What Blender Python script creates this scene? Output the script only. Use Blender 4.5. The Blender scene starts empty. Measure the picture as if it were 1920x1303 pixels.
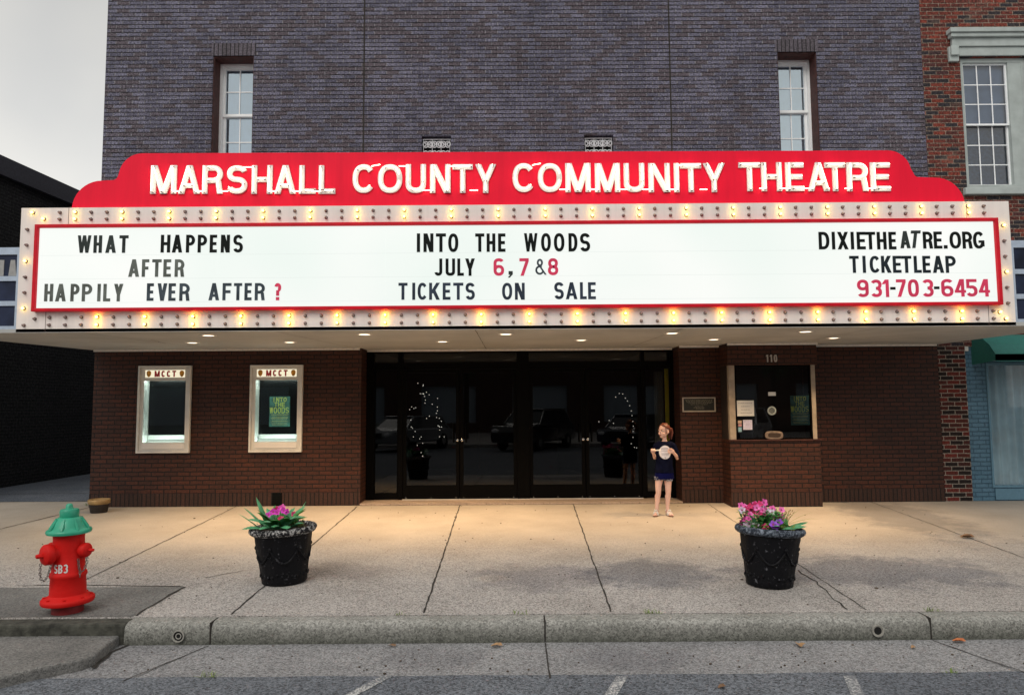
import bpy, bmesh, math, random
from mathutils import Vector, Matrix
R = math.radians
random.seed(7)
scene = bpy.context.scene
COL = scene.collection

# ------------------------------------------------------------------ camera
cam_d = bpy.data.cameras.new('camera'); cam = bpy.data.objects.new('camera', cam_d); COL.objects.link(cam)
cam_d.lens = 26.0; cam_d.sensor_width = 36.0; cam_d.clip_start = 0.05; cam_d.clip_end = 2000
cam.matrix_world = Matrix.Translation((0, -11.75, 1.52)) @ Matrix.Rotation(R(90 + 4.6), 4, 'X') @ Matrix.Rotation(R(-0.4), 4, 'Z')
scene.camera = cam

# ------------------------------------------------------------------ sky and sun
SUN_EL, SUN_AZ = 42, 203          # azimuth clockwise from +Y: behind the camera, to the left
w = bpy.data.worlds.new('World'); scene.world = w; w.use_nodes = True
nt = w.node_tree; nt.nodes.clear()
out = nt.nodes.new('ShaderNodeOutputWorld'); bg = nt.nodes.new('ShaderNodeBackground')
sky = nt.nodes.new('ShaderNodeTexSky'); sky.sky_type = 'NISHITA'; sky.sun_disc = False
sky.sun_elevation = R(SUN_EL); sky.sun_rotation = R(SUN_AZ)
tc = nt.nodes.new('ShaderNodeTexCoord'); nz = nt.nodes.new('ShaderNodeTexNoise')
nz.inputs['Scale'].default_value = 2.2; nz.inputs['Detail'].default_value = 4; nz.inputs['Roughness'].default_value = 0.5
rm = nt.nodes.new('ShaderNodeValToRGB')
rm.color_ramp.elements[0].position = 0.30; rm.color_ramp.elements[0].color = (0.84, 0.84, 0.84, 1)
rm.color_ramp.elements[1].position = 0.55; rm.color_ramp.elements[1].color = (0.97, 0.97, 0.97, 1)
cl = nt.nodes.new('ShaderNodeValToRGB')
cl.color_ramp.elements[0].position = 0.3; cl.color_ramp.elements[0].color = (5.4, 5.35, 5.15, 1)
cl.color_ramp.elements[1].position = 0.7; cl.color_ramp.elements[1].color = (6.9, 6.75, 6.35, 1)
mx = nt.nodes.new('ShaderNodeMixRGB')
sz = nt.nodes.new('ShaderNodeSeparateXYZ'); nt.links.new(tc.outputs['Generated'], sz.inputs[0])   # overcast: paler low down, thicker cloud higher up
zr_ = nt.nodes.new('ShaderNodeValToRGB'); zr_.color_ramp.elements.new(0.5)
for e_, (p_, v_) in zip(zr_.color_ramp.elements, ((0.18, 1.16), (0.52, 0.74), (1.0, 1.0))): e_.position = p_; e_.color = (v_, v_, v_, 1)
nt.links.new(sz.outputs['Z'], zr_.inputs['Fac'])
cm = nt.nodes.new('ShaderNodeMixRGB'); cm.blend_type = 'MULTIPLY'; cm.inputs['Fac'].default_value = 1.0
nt.links.new(cl.outputs['Color'], cm.inputs['Color1']); nt.links.new(zr_.outputs['Color'], cm.inputs['Color2'])
nt.links.new(tc.outputs['Generated'], nz.inputs['Vector'])
nt.links.new(nz.outputs['Fac'], rm.inputs['Fac']); nt.links.new(nz.outputs['Fac'], cl.inputs['Fac'])
nt.links.new(rm.outputs['Color'], mx.inputs['Fac'])
nt.links.new(sky.outputs['Color'], mx.inputs['Color1']); nt.links.new(cm.outputs['Color'], mx.inputs['Color2'])
nt.links.new(mx.outputs['Color'], bg.inputs['Color']); bg.inputs['Strength'].default_value = 0.10
nt.links.new(bg.outputs['Background'], out.inputs['Surface'])

sl = bpy.data.lights.new('sun', 'SUN'); sl.energy = 1.05; sl.angle = R(35); sl.color = (1.0, 0.95, 0.88)
so = bpy.data.objects.new('sun', sl); COL.objects.link(so)
az, el = R(SUN_AZ), R(SUN_EL)
sdir = Vector((math.sin(az) * math.cos(el), math.cos(az) * math.cos(el), math.sin(el)))
so.rotation_euler = sdir.to_track_quat('Z', 'Y').to_euler(); so.location = (0, -30, 40)

vs = scene.view_settings
scene.display_settings.display_device = 'sRGB'
vs.view_transform = 'Standard'; vs.look = 'None'; vs.gamma = 1; vs.use_curve_mapping = False; vs.exposure = 0.42
scene.render.engine = 'CYCLES'
try:
    scene.cycles.use_denoising = True; scene.cycles.denoiser = 'OPENIMAGEDENOISE'
except Exception: pass
scene.cycles.max_bounces = 7; scene.cycles.diffuse_bounces = 3; scene.cycles.glossy_bounces = 4
scene.cycles.transparent_max_bounces = 12; scene.cycles.sample_clamp_indirect = 4

# ------------------------------------------------------------------ mesh helpers
class MB:
    def __init__(s): s.v = []; s.f = []; s.m = []; s.mi = 0
    def face(s, pts):
        n = len(s.v); s.v += [tuple(p) for p in pts]; s.f.append(tuple(range(n, n + len(pts)))); s.m.append(s.mi)
    def mesh(s, vs, fs):
        n = len(s.v); s.v += [tuple(p) for p in vs]
        for f in fs: s.f.append(tuple(i + n for i in f)); s.m.append(s.mi)
    def box(s, x0, x1, y0, y1, z0, z1):
        v = [(x0,y0,z0),(x1,y0,z0),(x1,y1,z0),(x0,y1,z0),(x0,y0,z1),(x1,y0,z1),(x1,y1,z1),(x0,y1,z1)]
        s.mesh(v, [(0,3,2,1),(4,5,6,7),(0,1,5,4),(1,2,6,5),(2,3,7,6),(3,0,4,7)])
    def prism(s, poly, y0, y1):           # polygon in x,z (counter-clockwise seen from -y), front at y0
        a = sum(poly[i][0]*poly[(i+1)%len(poly)][1]-poly[(i+1)%len(poly)][0]*poly[i][1] for i in range(len(poly)))
        if a < 0: poly = poly[::-1]
        n = len(poly)
        v = [(x, y0, z) for x, z in poly] + [(x, y1, z) for x, z in poly]
        s.mesh(v, [tuple(range(n)), tuple(range(2*n-1, n-1, -1))] + [(i, n+i, n+(i+1)%n, (i+1)%n) for i in range(n)])
    def slab(s, poly, z0, z1):            # polygon in x,y
        a = sum(poly[i][0]*poly[(i+1)%len(poly)][1]-poly[(i+1)%len(poly)][0]*poly[i][1] for i in range(len(poly)))
        if a < 0: poly = poly[::-1]
        n = len(poly)
        zz = lambda z, x, y: z(x, y) if callable(z) else z
        v = [(x, y, zz(z0,x,y)) for x, y in poly] + [(x, y, zz(z1,x,y)) for x, y in poly]
        s.mesh(v, [tuple(range(n-1,-1,-1)), tuple(range(n, 2*n))] + [(i, (i+1)%n, n+(i+1)%n, n+i) for i in range(n)])
    def lathe(s, prof, c=(0,0,0), seg=32, M=None, caps=True, fn=None):
        vs = []; fs = []
        for k, (r, z) in enumerate(prof):
            for i in range(seg):
                a = 2*math.pi*i/seg; rr = r if fn is None else r*fn(a, z)
                p = Vector((rr*math.cos(a), rr*math.sin(a), z))
                if M is not None: p = M @ p
                vs.append((p.x+c[0], p.y+c[1], p.z+c[2]))
        for k in range(len(prof)-1):
            for i in range(seg):
                j = (i+1) % seg
                fs.append((k*seg+i, k*seg+j, (k+1)*seg+j, (k+1)*seg+i))
        if caps:
            fs.append(tuple(range(seg-1,-1,-1))); fs.append(tuple(range((len(prof)-1)*seg, len(prof)*seg)))
        s.mesh(vs, fs)
    def tube(s, pts, r, seg=8, closed=False, caps=True):
        pts = [Vector(p) for p in pts]; n = len(pts); vs = []; fs = []
        rs = r if isinstance(r, (list, tuple)) else [r]*n
        prev = None
        for i, p in enumerate(pts):
            if closed: d = pts[(i+1)%n]-pts[i-1]
            else: d = pts[min(i+1,n-1)]-pts[max(i-1,0)]
            d = d.normalized() if d.length > 1e-9 else Vector((0,0,1))
            if prev is None:
                up = Vector((0,0,1)) if abs(d.z) < .9 else Vector((0,1,0)); u = d.cross(up).normalized()
            else:
                u = (prev - d*prev.dot(d)); u = u.normalized() if u.length > 1e-6 else d.orthogonal().normalized()
            prev = u; q = d.cross(u)
            for k in range(seg):
                a = 2*math.pi*k/seg; vs.append(p + (u*math.cos(a)+q*math.sin(a))*rs[i])
        for i in range(n if closed else n-1):
            j = (i+1) % n
            for k in range(seg):
                l = (k+1) % seg; fs.append((i*seg+k, i*seg+l, j*seg+l, j*seg+k))
        if caps and not closed:
            fs.append(tuple(range(seg-1,-1,-1))); fs.append(tuple(range((n-1)*seg, n*seg)))
        s.mesh(vs, fs)
    def ball(s, c, r, seg=12, rings=8, M=None):
        rx, ry, rz = r if isinstance(r, (list, tuple)) else (r, r, r)
        vs = []; fs = []
        for i in range(rings+1):
            t = math.pi*i/rings
            for k in range(seg):
                a = 2*math.pi*k/seg
                p = Vector((rx*math.sin(t)*math.cos(a), ry*math.sin(t)*math.sin(a), -rz*math.cos(t)))
                if M is not None: p = M @ p
                vs.append((p.x+c[0], p.y+c[1], p.z+c[2]))
        for i in range(rings):
            for k in range(seg):
                l = (k+1) % seg; fs.append((i*seg+k, i*seg+l, (i+1)*seg+l, (i+1)*seg+k))
        s.mesh(vs, fs)
    def build(s, name, mats, parent=None, smooth=False, bevel=0, loc=None):
        me = bpy.data.meshes.new(name); me.from_pydata(s.v, [], s.f)
        mats = mats if isinstance(mats, (list, tuple)) else [mats]
        for m in mats: me.materials.append(m)
        for p, i in zip(me.polygons, s.m):
            p.material_index = i; p.use_smooth = smooth
        if smooth or bevel:
            bm = bmesh.new(); bm.from_mesh(me); bmesh.ops.remove_doubles(bm, verts=bm.verts, dist=1e-5); bm.to_mesh(me); bm.free()
        me.update()
        o = bpy.data.objects.new(name, me); COL.objects.link(o)
        if parent is not None: o.parent = parent
        if loc: o.location = loc
        if bevel:
            b = o.modifiers.new('bevel', 'BEVEL'); b.width = bevel; b.segments = 2; b.limit_method = 'ANGLE'; b.angle_limit = R(40)
        if smooth:
            try: me.set_sharp_from_angle(angle=R(50))
            except Exception: pass
        return o

def thing(name, label, cat, loc=(0,0,0), group=None, rz=0):
    o = bpy.data.objects.new(name, None); COL.objects.link(o); o.location = loc; o.rotation_euler = (0,0,rz)
    o.empty_display_size = 0.1
    o['label'] = label; o['category'] = cat
    if group: o['group'] = group
    return o
def tag(o, label, cat, group=None):
    o['label'] = label; o['category'] = cat
    if group: o['group'] = group
    return o
def struct(o): o['kind'] = 'structure'; return o
def box_obj(name, m, parent, *b, bevel=0):
    k = MB(); k.box(*b); return k.build(name, m, parent, bevel=bevel)

def wall_holes(mb, x0, x1, z0, z1, y0, y1, holes):
    """wall slab in x,z between depths y0 (front) and y1 with rectangular openings and their reveals"""
    xs = sorted({x0, x1, *[h[0] for h in holes], *[h[1] for h in holes]})
    zs = sorted({z0, z1, *[h[2] for h in holes], *[h[3] for h in holes]})
    solid = lambda i, j: 0 <= i < len(xs)-1 and 0 <= j < len(zs)-1 and not any(
        h[0] <= (xs[i]+xs[i+1])/2 <= h[1] and h[2] <= (zs[j]+zs[j+1])/2 <= h[3] for h in holes)
    for i in range(len(xs)-1):
        for j in range(len(zs)-1):
            if not solid(i, j): continue
            a, b, c, d = xs[i], xs[i+1], zs[j], zs[j+1]
            mb.face([(a,y0,c),(b,y0,c),(b,y0,d),(a,y0,d)]); mb.face([(b,y1,c),(a,y1,c),(a,y1,d),(b,y1,d)])
            if not solid(i-1, j): mb.face([(a,y1,c),(a,y0,c),(a,y0,d),(a,y1,d)])
            if not solid(i+1, j): mb.face([(b,y0,c),(b,y1,c),(b,y1,d),(b,y0,d)])
            if not solid(i, j-1): mb.face([(a,y0,c),(a,y1,c),(b,y1,c),(b,y0,c)])
            if not solid(i, j+1): mb.face([(a,y0,d),(b,y0,d),(b,y1,d),(a,y1,d)])
def frame_ring(mb, x0, x1, z0, z1, y0, y1, w, wb=None):
    wb = w if wb is None else wb
    wall_holes(mb, x0, x1, z0, z1, y0, y1, [(x0+w, x1-w, z0+wb, z1-w)])

# ------------------------------------------------------------------ materials
def newmat(name):
    m = bpy.data.materials.new(name); m.use_nodes = True; return m, m.node_tree, m.node_tree.nodes['Principled BSDF']
def nd(t, kind, **kw):
    n = t.nodes.new(kind)
    for k, v in kw.items():
        if k in n.inputs: n.inputs[k].default_value = v
        else: setattr(n, k, v)
    return n
def objco(t): return t.nodes.new('ShaderNodeTexCoord').outputs['Object']
def noise(t, scale, detail=4, rough=0.55, vec=None):
    n = nd(t, 'ShaderNodeTexNoise', Scale=scale, Detail=detail, Roughness=rough)
    t.links.new(vec if vec is not None else objco(t), n.inputs['Vector']); return n.outputs['Fac']
def ramp(t, fac, stops):
    n = t.nodes.new('ShaderNodeValToRGB'); e = n.color_ramp.elements
    while len(e) < len(stops): e.new(0.5)
    for k, (p, c) in enumerate(stops):
        e[k].position = p; e[k].color = (*c, 1) if len(c) == 3 else c
    t.links.new(fac, n.inputs['Fac']); return n.outputs['Color']
def mixc(t, fac, a, b, mode='MIX'):
    n = t.nodes.new('ShaderNodeMixRGB'); n.blend_type = mode
    for i, x in zip(('Fac', 'Color1', 'Color2'), (fac, a, b)):
        if hasattr(x, 'is_linked') or hasattr(x, 'links'): t.links.new(x, n.inputs[i])
        elif isinstance(x, (int, float)): n.inputs[i].default_value = x
        else: n.inputs[i].default_value = (*x, 1)
    return n.outputs['Color']
def mathn(t, op, a, b=0.0):
    n = t.nodes.new('ShaderNodeMath'); n.operation = op
    for i, x in enumerate((a, b)):
        if isinstance(x, (int, float)): n.inputs[i].default_value = x
        else: t.links.new(x, n.inputs[i])
    return n.outputs[0]
def bump(t, b, h, dist=0.01, strength=1.0):
    n = nd(t, 'ShaderNodeBump', Distance=dist, Strength=strength); t.links.new(h, n.inputs['Height']); t.links.new(n.outputs['Normal'], b.inputs['Normal'])

def plain(name, c, rough=0.5, metal=0, var=0.12, scale=20, bumpd=0, spec=0.5, coat=0):
    m, t, b = newmat(name)
    f = noise(t, scale)
    lo = tuple(x*(1-var) for x in c); hi = tuple(min(1, x*(1+var)) for x in c)
    t.links.new(ramp(t, f, [(0.3, lo), (0.7, hi)]), b.inputs['Base Color'])
    b.inputs['Roughness'].default_value = rough; b.inputs['Metallic'].default_value = metal
    b.inputs['Specular IOR Level'].default_value = spec; b.inputs['Coat Weight'].default_value = coat
    if bumpd: bump(t, b, noise(t, scale*3), bumpd)
    return m
def streaked(name, c, rough, amt=.14, sx=7, spec=.2, c2=None):
    m, t, b = newmat(name); mp = t.nodes.new('ShaderNodeMapping'); mp.inputs['Scale'].default_value = (sx, sx, .5); t.links.new(objco(t), mp.inputs[0])
    f = noise(t, 1.0, 5, .65, mp.outputs[0]); col = ramp(t, f, [(0.34, tuple(x*(1-amt) for x in c)), (0.66, tuple(min(1, x*(1+amt*.6)+(amt*.02 if c2 else 0)) for x in c))])
    g = ramp(t, noise(t, 30, 4, .7), [(0.68, (0,0,0)), (0.76, (.5,)*3)]); t.links.new(mixc(t, g, col, tuple(x*.55 for x in c)), b.inputs['Base Color'])
    b.inputs['Roughness'].default_value = rough; b.inputs['Specular IOR Level'].default_value = spec; bump(t, b, noise(t, 1.4, 2), .02, .3); return m
def emit(name, c, s, base=None):
    m, t, b = newmat(name)
    b.inputs['Base Color'].default_value = (*(base or c), 1); b.inputs['Emission Color'].default_value = (*c, 1)
    b.inputs['Emission Strength'].default_value = s; b.inputs['Roughness'].default_value = 0.4
    return m
def brick(name, c1, c2, mortar, bw=0.203, rh=0.0677, ms=0.009, swap=False, c3=None, c3amt=0.0, rough=0.85, varamp=0.3, nscale=45, mbump=0.012, stain=None, spec=0.25, rock=False, c3t=0.55):
    m, t, b = newmat(name); mortar_bed = (0.016,0.014,0.018)
    sp = t.nodes.new('ShaderNodeSeparateXYZ'); t.links.new(objco(t), sp.inputs[0])
    u = mathn(t, 'ADD', sp.outputs['X'], sp.outputs['Y']); cb = t.nodes.new('ShaderNodeCombineXYZ')
    # brick edges are never perfectly straight: wobble the lookup a little
    wob = mathn(t, 'MULTIPLY', mathn(t, 'SUBTRACT', noise(t, 9, 2), 0.5), 0.012)
    z = mathn(t, 'ADD', sp.outputs['Z'], wob)
    t.links.new(z if swap else u, cb.inputs['X']); t.links.new(u if swap else z, cb.inputs['Y'])
    n = nd(t, 'ShaderNodeTexBrick', Scale=1.0); n.inputs['Brick Width'].default_value = bw; n.inputs['Row Height'].default_value = rh
    n.inputs['Mortar Size'].default_value = ms; n.inputs['Mortar Smooth'].default_value = 0.25
    n.inputs['Color1'].default_value = (*c1, 1); n.inputs['Color2'].default_value = (*c2, 1); n.inputs['Mortar'].default_value = (*mortar, 1)
    n.offset = 0.0 if swap else 0.5
    t.links.new(cb.outputs[0], n.inputs['Vector'])
    col = n.outputs['Color']
    if c3:
        n2 = nd(t, 'ShaderNodeTexBrick', Scale=1.0); n2.inputs['Brick Width'].default_value = bw; n2.inputs['Row Height'].default_value = rh
        n2.inputs['Mortar Size'].default_value = 0.0; n2.offset = 0.5; n2.inputs['Bias'].default_value = c3amt
        n2.inputs['Color1'].default_value = (0,0,0,1); n2.inputs['Color2'].default_value = (1,1,1,1)
        sh = nd(t, 'ShaderNodeVectorMath', operation='ADD'); sh.inputs[1].default_value = (bw*40, rh*26, 0); t.links.new(cb.outputs[0], sh.inputs[0])
        t.links.new(sh.outputs[0], n2.inputs['Vector'])
        k = ramp(t, n2.outputs['Color'], [(c3t, (0,0,0)), (c3t+.07, (1,1,1))])
        inv = mathn(t, 'SUBTRACT', 1.0, n.outputs['Fac']); col = mixc(t, mathn(t, 'MULTIPLY', k, inv), col, c3)
    if rock:      # rough rock-faced bricks: streaky grain and deep dark bed joints, paint filled perpends
        mp = t.nodes.new('ShaderNodeMapping'); mp.inputs['Scale'].default_value = (1, 1, 2.1); t.links.new(objco(t), mp.inputs[0])
        f = noise(t, nscale, 6, 0.75, mp.outputs[0])
        fr = mathn(t, 'FRACT', mathn(t, 'DIVIDE', z, rh)); ed = mathn(t, 'ABSOLUTE', mathn(t, 'SUBTRACT', fr, 0.5))
        ed = mathn(t, 'ADD', ed, mathn(t, 'MULTIPLY', mathn(t, 'SUBTRACT', noise(t, 11, 5, .75), 0.5), 0.34))
        col = mixc(t, ramp(t, ed, [(0.35, (0,0,0)), (0.45, (1,1,1))]), col, mortar_bed)
        mp2 = t.nodes.new('ShaderNodeMapping'); mp2.inputs['Scale'].default_value = (2.6, 2.6, .22); t.links.new(objco(t), mp2.inputs[0])
        col = mixc(t, 1.0, col, ramp(t, noise(t, 1.0, 6, .7, mp2.outputs[0]), [(0.35, (.88,.88,.89)), (0.62, (1.06,1.06,1.06))]), 'MULTIPLY')
    else: f = noise(t, nscale, 5, 0.65)
    col = mixc(t, 1.0, col, ramp(t, f, [(0.39, (1-varamp,)*3), (0.61, (1+varamp,)*3)]), 'MULTIPLY')
    g = noise(t, 0.9, 4)
    col = mixc(t, 1.0, col, ramp(t, g, [(0.3, (0.82,0.82,0.84)), (0.7, (1.12,1.1,1.1))]), 'MULTIPLY')
    if stain:
        sf = ramp(t, noise(t, 1.7, 6, 0.7), [(0.56, (0,0,0)), (0.72, (1,1,1))]); col = mixc(t, mathn(t, 'MULTIPLY', sf, 0.5), col, stain)
    t.links.new(col, b.inputs['Base Color']); b.inputs['Roughness'].default_value = rough; b.inputs['Specular IOR Level'].default_value = spec
    h = mathn(t, 'ADD', mathn(t, 'MULTIPLY', mathn(t, 'SUBTRACT', 1.0, n.outputs['Fac']), 1.0), mathn(t, 'MULTIPLY', f, 0.6))
    bump(t, b, h, mbump)
    return m
def glass(name, tint=(0.3,0.32,0.33), rough=0.0, f0=1.5, boost=1.0, gc=(1,1,1)):
    m = bpy.data.materials.new(name); m.use_nodes = True; t = m.node_tree; t.nodes.clear()
    o = t.nodes.new('ShaderNodeOutputMaterial'); tr = nd(t, 'ShaderNodeBsdfTransparent'); tr.inputs['Color'].default_value = (*tint, 1)
    gl = nd(t, 'ShaderNodeBsdfGlossy', Roughness=rough); gl.inputs['Color'].default_value = (*gc, 1)
    fr = nd(t, 'ShaderNodeFresnel', IOR=f0); mxs = t.nodes.new('ShaderNodeMixShader')
    t.links.new(mathn(t, 'MULTIPLY', fr.outputs[0], boost), mxs.inputs['Fac'])
    t.links.new(tr.outputs[0], mxs.inputs[1]); t.links.new(gl.outputs[0], mxs.inputs[2]); t.links.new(mxs.outputs[0], o.inputs['Surface'])
    return m
def concrete(name, c, c2, speck=0.35, stains=(), sscale=110, yblend=None, big=0.9, algae=None):
    m, t, b = newmat(name); co = objco(t)
    g = noise(t, big, 6, 0.6)
    col = ramp(t, g, [(0.3, c), (0.7, c2)])
    sp = t.nodes.new('ShaderNodeSeparateXYZ'); t.links.new(co, sp.inputs[0])
    f = noise(t, sscale, 3, 0.6); f2 = noise(t, sscale*2.3, 2, 0.5)
    vg = nd(t, 'ShaderNodeTexVoronoi', Scale=sscale*.85); t.links.new(co, vg.inputs['Vector'])
    vh = nd(t, 'ShaderNodeTexVoronoi', Scale=sscale*1.9); t.links.new(co, vh.inputs['Vector'])
    gs = []
    for v_ in (vg, vh):
        sx = t.nodes.new('ShaderNodeSeparateColor'); t.links.new(v_.outputs['Color'], sx.inputs[0]); gs.append(sx.outputs[0])
    gr = mathn(t, 'ADD', mathn(t, 'MULTIPLY', gs[0], 0.55), mathn(t, 'MULTIPLY', gs[1], 0.45))
    sc = ramp(t, gr, [(0.12, (max(.12, 1-speck*1.15),)*3), (0.5, (1.0,)*3), (0.9, (1+speck*1.0,)*3)])
    if yblend:   # coarse washed aggregate towards the kerb, smooth trowelled concrete towards the building
        ed = mathn(t, 'ADD', sp.outputs['Y'], mathn(t, 'MULTIPLY', mathn(t, 'SUBTRACT', noise(t, 0.8, 4), 0.5), 2.2))
        k = ramp(t, mathn(t, 'DIVIDE', mathn(t, 'SUBTRACT', ed, yblend[0]), yblend[1]-yblend[0]), [(0.0, (1,1,1)), (1.0, (0.12,0.12,0.12))])
        col2 = mixc(t, k, (1,1,1), yblend[2]); col = mixc(t, 1.0, col, col2, 'MULTIPLY')
        sc = mixc(t, k, (1,1,1), sc)
    col = mixc(t, 1.0, col, sc, 'MULTIPLY')
    for (sx, sy, rx, ry, sc_, amt_) in stains:
        dx = mathn(t, 'DIVIDE', mathn(t, 'SUBTRACT', sp.outputs['X'], sx), rx); dy = mathn(t, 'DIVIDE', mathn(t, 'SUBTRACT', sp.outputs['Y'], sy), ry)
        d = mathn(t, 'SQRT', mathn(t, 'ADD', mathn(t, 'MULTIPLY', dx, dx), mathn(t, 'MULTIPLY', dy, dy)))
        d = mathn(t, 'ADD', d, mathn(t, 'MULTIPLY', mathn(t, 'SUBTRACT', noise(t, 3.2, 6, 0.72), 0.5), 2.0))
        k = ramp(t, d, [(0.55, (amt_,)*3), (1.0, (0,0,0))]); col = mixc(t, k, col, mixc(t, 1.0, col, sc_, 'MULTIPLY'))
    if algae:    # dark algae and road grime creeping up the face in uneven tongues
        h = mathn(t, 'DIVIDE', mathn(t, 'SUBTRACT', sp.outputs['Z'], algae[0]), algae[1]-algae[0])
        h = mathn(t, 'ADD', h, mathn(t, 'MULTIPLY', mathn(t, 'SUBTRACT', noise(t, 14, 6, .8), 0.5), 1.0))
        col = mixc(t, ramp(t, h, [(0.0, (0.85,)*3), (0.45, (.45,)*3), (1.05, (0,0,0))]), col, mixc(t, 1.0, (0.060,0.064,0.052), sc, 'MULTIPLY'))
    # small dark spots (gum, grit)
    vo = nd(t, 'ShaderNodeTexVoronoi', Scale=3.2); t.links.new(co, vo.inputs['Vector'])
    col = mixc(t, ramp(t, vo.outputs['Distance'], [(0.02, (0.55,)*3), (0.045, (0,0,0))]), col, (0.07,0.06,0.05))
    t.links.new(col, b.inputs['Base Color']); b.inputs['Roughness'].default_value = 0.85; b.inputs['Specular IOR Level'].default_value = 0.3
    bump(t, b, mathn(t, 'ADD', f, mathn(t, 'MULTIPLY', f2, .5)), 0.004)
    return m

M = {}
M['paint_brick'] = brick('painted_grey_brick', (0.176,0.174,0.236), (0.104,0.102,0.142), (0.22,0.215,0.235), ms=0.0085, varamp=0.85, nscale=34, c3=(0.115,0.098,0.115), c3amt=-0.1, rock=True, mbump=.02)
M['soldier_up'] = brick('painted_grey_soldier', (0.14,0.125,0.15), (0.09,0.08,0.09), (0.03,0.027,0.03), bw=0.26, swap=True, ms=0.0085, varamp=0.4)
M['brown_brick'] = brick('brown_brick', (0.066,0.019,0.009), (0.042,0.014,0.008), (0.005,0.003,0.003), ms=0.008, varamp=0.22, nscale=30, mbump=0.008, spec=0.35, rough=0.6)
M['brown_soldier'] = brick('brown_soldier_brick', (0.048,0.019,0.012), (0.034,0.015,0.010), (0.005,0.003,0.003), bw=0.32, swap=True, ms=0.008, varamp=0.22, mbump=0.008, spec=0.35, rough=0.6)
M['red_brick'] = brick('red_brick', (0.21,0.045,0.030), (0.085,0.030,0.026), (0.24,0.19,0.15), ms=0.0068, varamp=0.55, c3=(0.035,0.031,0.036), c3amt=-0.25, nscale=34, c3t=0.44, stain=(0.30,0.24,0.19), mbump=.018)
M['red_brick_low'] = brick('old_red_brick', (0.16,0.030,0.022), (0.055,0.022,0.018), (0.34,0.30,0.25), ms=0.0065, varamp=0.35, c3=(0.020,0.014,0.013), c3amt=-0.1, nscale=40)
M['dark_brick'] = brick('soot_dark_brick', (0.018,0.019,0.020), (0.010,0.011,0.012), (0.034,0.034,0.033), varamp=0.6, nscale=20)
M['blue_brick'] = brick('blue_painted_brick', (0.11,0.22,0.31), (0.095,0.20,0.28), (0.055,0.12,0.18), varamp=0.12, mbump=0.006, rough=0.5)
M['black_metal'] = plain('black_bronze_metal', (0.0018,0.0016,0.0016), 0.55, 0.0, spec=0.06)
M['alu'] = plain('aluminium_trim', (0.66,0.65,0.62), 0.4, 0.0, var=0.08, scale=8)
M['alu_blue'] = plain('pale_aluminium', (0.42,0.50,0.62), 0.35, 0.3, var=0.1)
M['white_vinyl'] = plain('white_vinyl', (0.93,0.96,0.985), 0.4, var=0.04)
M['white_paint'] = plain('white_paint', (0.74,0.72,0.70), 0.5, var=0.07, scale=3)
M['border'] = streaked('marquee_white_enamel', (0.90,0.83,0.79), 0.4, .07, 9, .3)
M['sign_red'] = streaked('sign_red_enamel', (0.92,0.009,0.042), 0.5, .07, 6, .15)
M['frame_red'] = plain('frame_red_paint', (0.66,0.008,0.024), 0.4, var=0.15, spec=.2, scale=6)
M['soffit'] = plain('soffit_grey_paint', (0.42,0.425,0.42), 0.75, var=0.12, scale=1.3)
M['soffit_seam'] = plain('soffit_seam', (0.10,0.09,0.08), 0.9)
M['stucco_trim'] = plain('soffit_trim_paint', (0.75,0.72,0.68), 0.6)
M['dark_wood'] = plain('old_maroon_wood', (0.060,0.017,0.014), 0.7, var=0.5, scale=14, bumpd=0.004)
M['stone'] = plain('painted_limestone', (0.40,0.45,0.44), 0.7, var=0.12, scale=5, bumpd=0.003)
M['wood_jamb'] = plain('weathered_jamb_wood', (0.31,0.26,0.21), 0.7, var=0.3, scale=6)
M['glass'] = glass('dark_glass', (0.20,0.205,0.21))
M['glass_clear'] = glass('clear_glass', (0.88,0.90,0.90))
M['glass_up'] = glass('upper_window_glass', (0.93,0.97,1.0), boost=13.0, gc=(0.80,0.92,1.0))
M['glass_side'] = glass('side_window_glass', (0.88,0.92,0.96), boost=2.5)
M['glass_booth'] = glass('booth_glass', (0.72,0.74,0.76))
M['black_panel'] = plain('black_panel', (0.0022,0.003,0.0035), 0.3, spec=.12)
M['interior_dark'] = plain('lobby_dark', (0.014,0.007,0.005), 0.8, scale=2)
M['carpet'] = plain('lobby_carpet', (0.060,0.018,0.014), 0.95, scale=8)
M['letter_white'] = plain('white_letter_paint', (0.76,0.72,0.72), 0.4, var=0.06)
M['neon'] = emit('neon_tube', (1.0,0.85,0.60), 4.6)
M['neon_off'] = plain('neon_standoff', (0.05,0.035,0.03), 0.5)
M['panel_lit'] = None
M['bulb_on'] = emit('bulb_lit', (1.0,0.66,0.09), 10.0); M['bulb_hot'] = emit('bulb_lit_hot', (1.0,0.50,0.045), 25.0)
M['bulb_off'] = plain('bulb_unlit_glass', (0.33,0.25,0.23), 0.12, var=0.2, spec=0.8, coat=0.6)
M['socket'] = plain('bulb_socket', (0.16,0.10,0.09), 0.4)
M['light_disc'] = emit('downlight_lens', (1.0,0.80,0.58), 3.0)
M['k'] = plain('letter_black', (0.006,0.009,0.008), 0.35, spec=0.12)
M['g1'] = plain('letter_dark_grey', (0.035,0.046,0.044), 0.35, spec=0.12, var=0.4, scale=7)
M['g2'] = plain('letter_faded_grey', (0.135,0.152,0.138), 0.35, spec=0.12, var=0.35, scale=6)
M['b1'] = plain('letter_slate', (0.060,0.080,0.098), 0.35, spec=0.12, var=0.4, scale=6)
M['b2'] = plain('letter_navy_slate', (0.038,0.052,0.078), 0.35, spec=0.12, var=0.4, scale=6)
M['b3'] = plain('letter_dark_slate', (0.018,0.027,0.034), 0.35, spec=0.12, var=0.4, scale=6)
M['r'] = plain('letter_red', (0.80,0.040,0.125), 0.35, var=0.12, scale=6)
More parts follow.
